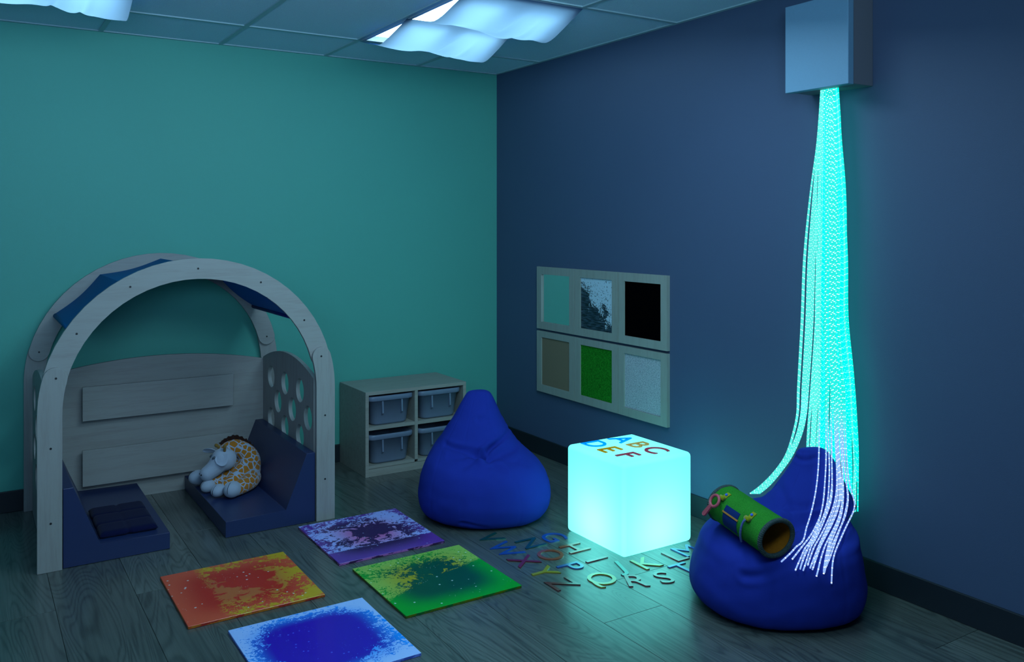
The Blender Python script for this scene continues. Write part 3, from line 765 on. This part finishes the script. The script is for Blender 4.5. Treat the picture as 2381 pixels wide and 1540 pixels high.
crR = [(.0, .322, .24, .340, .009, .034), (-.02, .302, .22, .300, .009, .024), (.02, .322, -.10, .300, .010, .022), (.05, .30, .26, .27, .012, .012), (.04, .33, .02, .45, .014, .010), (-.20, .20, -.05, .235, .012, .010), (.10, .515, .20, .505, .008, .008)]
bvhR = beanbag(cR, tabR, 0, 'royal blue beanbag on the right, draped with glowing strands', 4.1, crR)
def snap(p, off):
    """rest a point on the right beanbag: keep outside by off"""
    co, n, i, d = bvhR.find_nearest(p)
    if n.dot(p-co) < off: return co+n*off
    return p
def cast(x, y):
    r = pix(x, y).normalized(); h = bvhR.ray_cast(CAMP, r)
    return (h[0], h[1]) if h[0] else (None, None)

# ------------------------------------------------------------------ fibre optic lamp
lamp = thing('fiber_optic_lamp', (-.08, -2.705, 1.976), 'white wall box with a long bundle of glowing turquoise fibre strands', 'fibre optic lamp')
bm = bmesh.new(); box(bm, -.125, -.0005, -2.852, -2.560, 1.976, 2.325, .002); fin('housing', bm, M_boxd, lamp)
bm = bmesh.new(); box(bm, -.162, -.128, -2.858, -2.556, 1.972, 2.328, .0025); fin('front_cover', bm, M_boxm, lamp)
def strand_mat(name, col, st, dot, dots=2.2, col2=None, dl=.11):
    m = NT(name)
    if col2:                                  # these fibres change from turquoise to pale violet towards their tips
        sz = m.n('ShaderNodeSeparateXYZ'); m.L(m.geo(), sz.inputs[0]); col = m.mix(m.step(sz.outputs[2], .75, .50), col, col2)
    at = m.n('ShaderNodeAttribute', attribute_name='along', attribute_type='GEOMETRY')
    oi = m.n('ShaderNodeObjectInfo')
    fr = m.math('FRACT', m.math('ADD', m.math('MULTIPLY', at.outputs['Fac'], 1/.024), oi.outputs['Random']))
    d = m.math('LESS_THAN', fr, dl)
    e = m.n('ShaderNodeEmission'); m.L(m.mix(d, col, dot), e.inputs[0]); m.L(m.math('ADD', m.math('MULTIPLY', d, dots-st), st), e.inputs[1])
    lw = m.n('ShaderNodeLayerWeight'); lw.inputs[0].default_value = .35
    tr = m.n('ShaderNodeBsdfGlossy'); tr.inputs[0].default_value = (.05, .12, .12, 1); tr.inputs[1].default_value = .2
    ad = m.n('ShaderNodeAddShader'); m.L(e.outputs[0], ad.inputs[0]); m.L(tr.outputs[0], ad.inputs[1])
    m.L(ad.outputs[0], m.out.inputs[0]); return m.m
M_s1 = strand_mat('fibre_turquoise', (0.0, 0.90, 0.64, 1), 1.4, (.28, 1, .92, 1), 1.5, None, .09)
M_s2 = strand_mat('fibre_pale', (0.09, 0.84, 0.75, 1), 1.05, (.6, 1, 1, 1), 1.4, None, .10)
M_s3 = strand_mat('fibre_lilac', (0.02, 0.88, 0.78, 1), .95, (.85, .97, 1, 1), 1.8, (0.32, 0.50, 1.0, 1), .10)
rs = random.Random(11)
def strand(pts, mat, r=.0028):
    bm = bmesh.new(); lay = bm.verts.layers.float.new('along')
    tube(bm, pts, r, 6, lay=lay); fin('light_strand', bm, mat, lamp, True)
# hanging bundle: pixel outlines turned into widths on a plane just off the wall
LEFT = [(205, 1909), (330, 1903), (450, 1898), (600, 1896), (750, 1893), (900, 1887), (1000, 1880), (1060, 1877), (1200, 1877)]
RIGHT = [(205, 1949), (330, 1957), (450, 1966), (600, 1970), (740, 1969), (880, 1986), (1000, 1994), (1060, 1997), (1200, 1998)]
def ival(tab, y):
    for (a, b), (c, d) in zip(tab, tab[1:]):
        if y <= c: return b+(d-b)*(y-a)/(c-a)
    return tab[-1][1]
NM = 72
for i in range(NM):
    u = (i+.5)/NM; u = .5+(u-.5)*1.0
    xx = -.045-.060*rs.random(); ph = rs.uniform(0, 6); amp = rs.uniform(.002, .006)
    yend = 1200 if u < .9 else rs.choice((1130, 1200, 1200))
    pts = []
    for y in [205, 260, 330, 450, 600, 740, 880, 1000, 1060, 1120, 1190]:
        if y > yend: break
        px = ival(LEFT, y)+(ival(RIGHT, y)-ival(LEFT, y))*u
        sp = min(1, (y-205)/200)
        x3 = -.085+(xx+.085)*sp
        p = on_x(px, y, x3); p.y += amp*sp*math.sin(y*.011+ph)
        if y > 980: p = snap(p, .005)
        if p.x > -.006: p.x = -.006
        pts.append(p)
    pts[0].z = 1.978
    strand(spl(pts, 5), M_s1 if (u > .2 and rs.random() > .12) else M_s2)
# left group: leaves the bundle and rests on the left shoulder behind the tube
for i in range(12):
    u = i/11; out_ = i < 2
    row = [(205, 1909+u*6), (330, 1900+u*6), (450, 1889+u*8), (600, 1874+u*20), (750, 1868+u*22), (900, 1860+u*20), (960, 1858+u*17), (1010, 1848+u*16), (1060, 1826+u*16), (1100, 1798+u*16), (1130, 1768+u*20), (1148, 1744+u*22)]
    pts = []
    for k_, (y, px) in enumerate(row):
        if i < 3 and 400 < y < 1020: px -= 5
        xd = -.09 - (.0 if y < 900 else .16*((y-900)/248)**1.0)
        p = on_x(px, y, xd)
        if y > 980:
            h, nn_ = cast(px, y)
            p = h+nn_*(.005+.003*(i % 3)) if h is not None else snap(p, .004+.004*(i % 3))
        pts.append(p)
    pts[0].z = 1.978
    strand(spl(pts, 5), M_s2)
# front group: over the bag and down onto its seat
FR = [[(1040, 1903), (1100, 1902), (1160, 1894), (1220, 1878), (1256, 1869), (1275, 1854), (1308, 1816)],
      [(1045, 1918), (1100, 1917), (1170, 1912), (1230, 1896), (1270, 1870), (1306, 1842)],
      [(1055, 1919), (1110, 1917), (1180, 1912), (1235, 1898), (1285, 1868), (1328, 1848)],
      [(1058, 1931), (1110, 1933), (1160, 1930), (1220, 1908), (1270, 1876), (1325, 1859)],
      [(1060, 1931), (1110, 1933), (1170, 1931), (1230, 1908), (1280, 1884), (1328, 1866)],
      [(1070, 1938), (1120, 1943), (1170, 1938), (1230, 1916), (1280, 1890), (1318, 1875)],
      [(1075, 1940), (1130, 1945), (1180, 1941), (1240, 1918), (1290, 1896), (1323, 1881)],
      [(1080, 1943), (1130, 1952), (1180, 1949), (1230, 1929), (1280, 1904), (1326, 1887)],
      [(1090, 1950), (1140, 1955), (1190, 1952), (1240, 1936), (1290, 1909), (1341, 1896)],
      [(1095, 1951), (1150, 1956), (1200, 1952), (1250, 1934), (1290, 1919), (1330, 1911)],
      [(1100, 1953), (1150, 1958), (1200, 1956), (1260, 1934), (1300, 1918), (1335, 1912)],
      [(1110, 1960), (1150, 1968), (1200, 1965), (1250, 1944), (1290, 1925), (1333, 1914)],
      [(1100, 1962), (1150, 1970), (1200, 1963), (1240, 1950), (1290, 1932), (1318, 1920)],
      [(1110, 1966), (1165, 1983), (1200, 1976), (1250, 1956), (1290, 1937), (1320, 1930), (1356, 1928)],
      [(1050, 1925), (1110, 1926), (1170, 1922), (1230, 1905), (1280, 1878), (1315, 1862)],
      [(1080, 1946), (1130, 1950), (1180, 1946), (1230, 1926), (1280, 1900), (1320, 1890)]]
for i, row in enumerate(FR):
    x0_ = row[0][1]
    u = (x0_-1877)/120
    pts = []
    for y in [205, 330, 450, 600, 740, 880, 960]:
        px = ival(LEFT, y)+(ival(RIGHT, y)-ival(LEFT, y))*min(.95, u+.02*math.sin(i*2.1))
        pts.append(on_x(px, y, -.095-.02*((i*7) % 5)/5*min(1, (y-205)/300)))
    ns = len(pts)
    last = pts[-1]; dense = spl([(px, y, 0) for y, px in row], 3)
    for k_, q in enumerate(dense):
        h, nn_ = cast(q.x, q.y)
        if h is None: h = on_x(q.x, q.y, -.16)
        else: h = h+nn_*(.0045+.003*((i*3) % 4))
        # come off the curtain gently
        pts.append(h)
    # smooth the resting part, then keep it off the fabric
    for _ in range(3):
        pts = [pts[0]]+[(pts[k-1]+pts[k]*2+pts[k+1])/4 if k >= ns-1 else pts[k] for k in range(1, len(pts)-1)]+[pts[-1]]
        pts = [snap(p, .004+.002*(i % 3)) if k > ns else p for k, p in enumerate(pts)]
    pts[0].z = 1.978
    strand(spl(pts, 3), M_s3)

# ------------------------------------------------------------------ activity tube on the beanbag
A0v = Vector((-.588, -2.628, .370)); A1v = Vector((-.634, -2.915, .334))
TA = (A1v-A0v); TL = TA.length; TA.normalize()
TU = (Vector((0, 0, 1))-TA*TA.z).normalized(); TS = TU.cross(TA).normalized()
if TS.x > 0: TS = -TS                       # side vector towards -x
TR = .072
def tp(s, ph, r):                            # s metres along, ph from up towards -x
    a = math.radians(ph); sq = 1-.05*math.cos(2*a)
    return A0v+TA*s+(TU*math.cos(a)+TS*math.sin(a))*(r*sq)
muff = thing('activity_tube', tuple((A0v+A1v)/2-Vector((0, 0, .07))), 'green knitted activity tube with dangling toys lying on the right beanbag', 'sensory toy')
def knit(name, ca, cb, sc_=420):
    m = NT(name); p = m.obj(); v = m.vor(p, sc_); n = m.noise(p, 14, 3, .6)
    c = m.mix(n, ca, cb); c = m.mix(m.math('MULTIPLY', v.outputs['Distance'], .7), c, tuple(x*.35 for x in ca[:3])+(1,))
    m.base(c, .95, .1); m.bump(v.outputs['Distance'], .7, .0015); return m.m
M_knit = knit('green_knit', (0.022, 0.24, 0.022, 1), (0.05, 0.38, 0.04, 1)); M_lin = knit('orange_lining', (0.35, 0.12, 0.01, 1), (0.45, 0.17, 0.01, 1))
M_rim = knit('grey_overlock_stitch', (0.05, 0.085, 0.085, 1), (0.08, 0.12, 0.12, 1), 300)
def sleeve(r0, name, mat, s0, s1, flip=False):
    bm = bmesh.new(); rows = []
    for j in range(41):
        s = s0+(s1-s0)*j/40; row = []
        for i in range(72):
            ph = 360*i/72
            rr = r0+.0022*noise.noise(Vector((s*18, math.cos(math.radians(ph))*2, math.sin(math.radians(ph))*2)))+.0025*math.exp(-((s-TL*.80)/.012)**2)*math.sin(math.radians(ph*2+60))
            row.append(bm.verts.new(tp(s, ph, rr)))
        rows.append(row)
    for a, b in zip(rows, rows[1:]):
        for i in range(72): bm.faces.new((a[i], a[(i+1) % 72], b[(i+1) % 72], b[i]))
    return fin(name, bm, mat, muff, True)
sleeve(TR, 'knit_sleeve', M_knit, 0, TL); sleeve(TR-.008, 'lining', M_lin, .001, TL-.001)
for s in (0.0, TL):
    bm = bmesh.new(); n = 260; pts = [tp(s, 360*i/n, TR-.004+0*i) for i in range(n)]
    tube(bm, pts, [.0078+.0012*(i % 4 in (0, 1)) for i in range(n)], 8, closed=True); fin('stitched_rim', bm, M_rim, muff, True)
M_yel = fabric('yellow_felt', (0.26, 0.30, 0.005, 1)); M_snap = plain('blue_snap', (0.03, 0.12, 0.70, 1), .3); M_pink = plain('pink_rubber', (0.48, 0.09, 0.12, 1), .4)
M_patch = fabric('navy_patch', (0.004, 0.025, 0.14, 1), .9, 900, 0); M_zip = plain('orange_zip', (0.50, 0.22, 0.04, 1), .4)
def patch(s0, s1, p0, p1, r, name, mat, parent, th=.002):
    bm = bmesh.new(); g1, g2 = [], []
    for j in range(13):
        a_, b_ = [], []
        for i in range(9):
            s = s0+(s1-s0)*i/8; ph = p0+(p1-p0)*j/12
            a_.append(bm.verts.new(tp(s, ph, r+th))); b_.append(bm.verts.new(tp(s, ph, r-.001)))
        g1.append(a_); g2.append(b_)
    for j in range(12):
        for i in range(8):
            bm.faces.new((g1[j][i], g1[j][i+1], g1[j+1][i+1], g1[j+1][i])); bm.faces.new((g2[j][i], g2[j+1][i], g2[j+1][i+1], g2[j][i+1]))
    for j in range(12):
        bm.faces.new((g1[j][0], g1[j+1][0], g2[j+1][0], g2[j][0])); bm.faces.new((g1[j][8], g2[j][8], g2[j+1][8], g1[j+1][8]))
    for i in range(8):
        bm.faces.new((g1[0][i], g2[0][i], g2[0][i+1], g1[0][i+1])); bm.faces.new((g1[12][i], g1[12][i+1], g2[12][i+1], g2[12][i]))
    return fin(name, bm, mat, parent)
pt = patch(TL*.31, TL*.58, 56, 118, TR, 'zip_patch', M_patch, muff)
patch(TL*.295, TL*.595, 74, 78, TR+.0015, 'zipper', M_zip, pt, .003)
def tab_(s, ph):
    t = patch(s-.010, s+.010, ph-14, ph+8, TR+.001, 'felt_tab', M_yel, muff, .003)
    bm = bmesh.new(); c = tp(s, ph-3, TR+.006); nrm = (tp(s, ph-3, TR+.1)-tp(s, ph-3, 0)).normalized(); cyl(bm, c, nrm, .005, .004, 16); fin('snap_button', bm, M_snap, t)
    bm = bmesh.new(); tube(bm, [tp(s-.011, ph+12, TR+.009), tp(s+.011, ph+12, TR+.009)], .0085, 12); fin('tab_loop', bm, M_yel, t, True)
    return tp(s, ph+12, TR+.009)
L1 = tab_(TL*.20, 36); L2 = tab_(TL*.74, 44)
# pink ring with textured handle
rc = tp(TL*.16, 64, TR+.018); u1 = (tp(TL*.16, 90, TR+.02)-tp(TL*.20, 40, TR+.02)).normalized()
nr = (tp(TL*.16, 60, TR+.1)-tp(TL*.16, 60, 0)).normalized(); u1 = (u1-nr*u1.dot(nr)).normalized(); u2 = nr.cross(u1)
bm = bmesh.new(); tube(bm, [rc+u1*(.0215*math.cos(2*PI*i/40))+u2*(.0215*math.sin(2*PI*i/40)) for i in range(40)], .0058, 12, closed=True)
ring = fin('teether_ring', bm, M_pink, muff, True)
hd = (u1*.95+TA*(-.12)).normalized(); hs = nr.cross(hd).normalized()
bm = bmesh.new(); hp = []
for i in range(13):
    a = -PI/2+PI*i/12; hp.append(rc+hd*(.062+.009*math.cos(a))+hs*(.0095*math.sin(a)))
hp = [rc+hd*.022-hs*.0075]+hp+[rc+hd*.022+hs*.0075]
va = [bm.verts.new(p+nr*.0045) for p in hp]; vb = [bm.verts.new(p-nr*.0045) for p in hp]
bm.faces.new(va); bm.faces.new(list(reversed(vb)))
for i in range(len(hp)): bm.faces.new((va[i], vb[i], vb[(i+1) % len(hp)], va[(i+1) % len(hp)]))
bmesh.ops.bevel(bm, geom=list(bm.edges), offset=.001, segments=1, affect='EDGES')
hdl = fin('teether_handle', bm, M_pink, ring)
bm = bmesh.new()
for a in range(9):
    for b in (-1, 0, 1): cyl(bm, rc+hd*(.028+.0045*a)+hs*(.0048*b)+nr*.0046, nr, .0012, .0012, 8)
fin('dimples', bm, plain('dark_pink', (0.16, 0.015, 0.03, 1)), hdl)
# striped cord
def stripe_mat():
    m = NT('striped_cord'); at = m.n('ShaderNodeAttribute', attribute_name='along', attribute_type='GEOMETRY')
    f = m.math('GREATER_THAN', m.math('FRACT', m.math('MULTIPLY', at.outputs['Fac'], 230)), .5)
    m.base(m.mix(f, (0.03, 0.06, 0.40, 1), (0.20, 0.26, 0.38, 1)), .8, .2); return m.m
bm = bmesh.new(); lay = bm.verts.layers.float.new('along')
cp = spl([L2+Vector((0, 0, 0)), tp(TL*.72, 66, TR+.012), tp(TL*.70, 84, TR+.008), tp(TL*.68, 106, TR+.007), tp(TL*.65, 128, TR+.010)], 10)
tube(bm, cp, [.0038+.0007*(i % 2) for i in range(len(cp))], 10, lay=lay); fin('striped_cord', bm, stripe_mat(), muff, True)

# ------------------------------------------------------------------ plush giraffe
gir = thing('plush_giraffe', (-1.85, -.45, .077), 'white and orange spotted plush giraffe sitting on the right foam seat', 'stuffed toy')
def giraffe_mat():
    m = NT('giraffe_spots'); p = m.obj(); v = m.vor(p, 33, 'DISTANCE_TO_EDGE', .9)
    wv = m.noise(p, 60, 2); d = m.math('ADD', v.outputs['Distance'], m.math('MULTIPLY', m.math('ADD', wv, -.5), .05))
    mask = m.step(d, .065, .095)
    c = m.mix(mask, (0.32, 0.40, 0.52, 1), (0.40, 0.150, 0.018, 1)); m.base(c, .95, .1)
    m.b.inputs['Sheen Weight'].default_value = .2; m.bump(m.noise(p, 900, 2), .3, .0008); return m.m
M_spot = giraffe_mat(); M_plush = fabric('pale_plush', (0.36, 0.42, 0.52, 1), .95, 900, .3)
M_horn = fabric('tan_felt', (0.22, 0.13, 0.03, 1)); M_mane = fabric('dark_brown_felt', (0.022, 0.006, 0.003, 1)); M_eye = plain('eye_grey', (0.035, 0.06, 0.085, 1), .3); M_blk = plain('black_stitch', (0.003, 0.003, 0.004, 1), .6)
def blob(name, parts, mat, parent, vox=.004, smooth=5):
    """parts: list of chains [(point, radius), ...] fused into one skin"""
    bm = bmesh.new()
    for ch in parts:
        P = [Vector(c[0]) for c in ch]; Rr = [c[1] for c in ch]
        if len(ch) == 1: ell(bm, P[0], (Rr[0],)*3); continue
        Q = spl([(p.x, p.y, p.z) for p in P], 6); rad = spl([(r, 0, 0) for r in Rr], 6)
        tube(bm, Q, [r.x for r in rad], 18)
        for q, r in ((Q[0], rad[0].x), (Q[-1], rad[-1].x)): ell(bm, q, (r,)*3)
    o = fin(name, bm, mat, parent, True)
    r = o.modifiers.new('skin', 'REMESH'); r.mode = 'VOXEL'; r.voxel_size = vox; r.use_smooth_shade = True
    s = o.modifiers.new('soft', 'SMOOTH'); s.iterations = smooth; s.factor = .6
    return o
bodyp = [[((-1.775, -.425, .150), .062), ((-1.772, -.425, .205), .056), ((-1.79, -.415, .245), .046), ((-1.835, -.402, .272), .042), ((-1.885, -.400, .262), .040), ((-1.905, -.405, .235), .038)],
         [((-1.785, -.43, .137), .061), ((-1.80, -.43, .150), .055)],
         # rear legs (outer), front legs (inner)
         [((-1.775, -.475, .125), .050), ((-1.80, -.53, .122), .044), ((-1.845, -.575, .117), .038), ((-1.885, -.60, .112), .034)],
         [((-1.775, -.375, .125), .050), ((-1.83, -.325, .118), .040), ((-1.90, -.295, .112), .034), ((-1.96, -.295, .110), .032)],
         [((-1.80, -.455, .185), .040), ((-1.85, -.495, .155), .034), ((-1.895, -.53, .130), .031), ((-1.925, -.548, .118), .030)],
         [((-1.80, -.39, .185), .040), ((-1.87, -.405, .140), .032), ((-1.93, -.43, .115), .030), ((-1.95, -.44, .112), .030)]]
blob('body', bodyp, M_spot, gir)
def hoof(c, d, r, tiltz=0):
    c = Vector(c); d = Vector(d).normalized()
    bm = bmesh.new(); q = d.to_track_quat('X', 'Z').to_matrix()
    ell(bm, c, (r*1.32, r*1.02, r*.99), q, 32, 20); o = fin('hoof', bm, M_plush, gir, True)
    up = Vector((0, 0, 1))
    bm = bmesh.new(); R2 = r*1.10
    sd = d.cross(up).normalized()
    pts = []
    for i in range(9):
        a = -.3+1.5*i/8
        pts.append(c+d*(r*1.33*math.cos(a))+up*(r*1.0*math.sin(a)))
    tube(bm, pts, .0011, 6); fin('hoof_seam', bm, M_blk, o)
hoof((-1.905, -.610, .118), (-.55, -.62, .05), .040)
hoof((-1.962, -.562, .110), (-.7, -.5, -.05), .031)
hoof((-1.985, -.455, .108), (-.9, -.25, -.05), .031)
hoof((-2.000, -.300, .116), (-1, -.05, .1), .038)
# head
HD = Vector((-1.905, -.437, .222)); hdir = Vector((-.87, -.04, -.45)).normalized()
hup = (Vector((0, 0, 1))-hdir*hdir.z).normalized(); hside = hdir.cross(hup).normalized()
if hside.y > 0: hside = -hside                # towards the viewer (-y)
def hp_(f, u, s): return HD+hdir*f+hup*u+hside*s
head = blob('head', [[(tuple(hp_(-.008, .000, 0)), .057), (tuple(hp_(.022, .002, 0)), .052), (tuple(hp_(.060, -.008, 0)), .043), (tuple(hp_(.098, -.012, 0)), .038)],
                     [(tuple(hp_(.004, .016, 0)), .050)]], M_plush, gir, .003, 6)
for s in (-1, 1):
    bm = bmesh.new(); M3 = Matrix((hside, hdir, hup)).transposed()
    ell(bm, hp_(.037, .0475, s*.021), (.0062, .0105, .0065), M3, 14, 10); fin('eye', bm, M_eye, head, True)
    bm = bmesh.new(); nd = (hdir*.80+hup*.48+hside*(s*.42)).normalized(); ell(bm, hp_(.098, -.012, 0)+nd*.036, (.0045, .0050, .0045), M3, 12, 8); fin('nostril', bm, M_blk, head, True)
    # horn
    b0 = hp_(-.022, .050, s*.027); b1 = b0+hup*.026+hside*(s*.014)-hdir*(-.012 if s < 0 else .010)
    bm = bmesh.new(); Q = spl([b0, (b0+b1)/2+hside*s*.002, b1], 6); tube(bm, Q, [.0075+(.0018 if k_ > 8 else 0) for k_ in range(len(Q))], 12); ell(bm, Q[-1], (.0092,)*3, None, 12, 8)
    fin('horn', bm, M_horn, head, True)
# ears: leaf shaped cupped pads
def ear(base, d, nrm, ln, wd):
    base = Vector(base); d = Vector(d).normalized(); nrm = Vector(nrm); nrm = (nrm-d*nrm.dot(d)).normalized(); sd = d.cross(nrm)
    bm = bmesh.new(); N1, N2 = 14, 8; F, B = [], []
    for i in range(N1+1):
        t = i/N1; w_ = wd*(max(.12, math.sin(PI/2*t/.6)**.8) if t < .6 else math.sqrt(max(.0004, 1-((t-.6)/.4)**2)))
        rf, rb = [], []
        for j in range(-N2, N2+1):
            s = j/N2; q = base+d*(ln*t)+sd*(w_*s)+nrm*(.008*(s*s)*t-.006*math.sin(PI*t))
            th = .0035*math.sqrt(max(0, 1-s*s))*math.sin(PI*min(1, t+.06))+.0006
            rf.append(bm.verts.new(q+nrm*th)); rb.append(bm.verts.new(q-nrm*th))
        F.append(rf); B.append(rb)
    for i in range(N1):
        for j in range(2*N2):
            bm.faces.new((F[i][j], F[i][j+1], F[i+1][j+1], F[i+1][j])); bm.faces.new((B[i][j], B[i+1][j], B[i+1][j+1], B[i][j+1]))
        bm.faces.new((F[i][0], F[i+1][0], B[i+1][0], B[i][0])); bm.faces.new((F[i][-1], B[i][-1], B[i+1][-1], F[i+1][-1]))
    fin('ear', bm, M_plush, head, True)
ear(hp_(-.024, .034, .052), Vector((-.62, .06, -.50)), Vector((-.45, -.80, .30)), .068, .034)
ear(hp_(-.002, .040, -.030), Vector((-.80, .52, .16)), Vector((-.3, -.6, -.55)), .082, .019)
# mane along the neck crest
bm = bmesh.new()
crest = spl([(-1.905, -.400, .288), (-1.880, -.398, .305), (-1.838, -.400, .315), (-1.795, -.412, .292), (-1.765, -.420, .262)], 8)
a_, b_ = [], []
cc = Vector((-1.84, -.41, .22))
for i, p in enumerate(crest):
    o_ = (p-cc); o_.y = 0; o_.normalize(); h = .026+.004*math.sin(i*1.9)+.002*math.sin(i*4.3)
    a_.append([bm.verts.new(p-o_*.012+Vector((0, s*.003, 0))) for s in (-1, 1)]); b_.append([bm.verts.new(p+o_*h*.8+Vector((0, s*.0025+.003*math.sin(i*1.3), 0))) for s in (-1, 1)])
for i in range(len(crest)-1):
    for s in (0, 1): bm.faces.new((a_[i][s], a_[i+1][s], b_[i+1][s], b_[i][s]))
    bm.faces.new((b_[i][0], b_[i][1], b_[i+1][1], b_[i+1][0])); bm.faces.new((a_[i][0], a_[i][1], a_[i+1][1], a_[i+1][0]))
for i in (0, -1): bm.faces.new((a_[i][0], a_[i][1], b_[i][1], b_[i][0]))
fin('mane', bm, M_mane, gir)

for o in list(bpy.data.objects):
    if 'wb' in o: del o['wb']
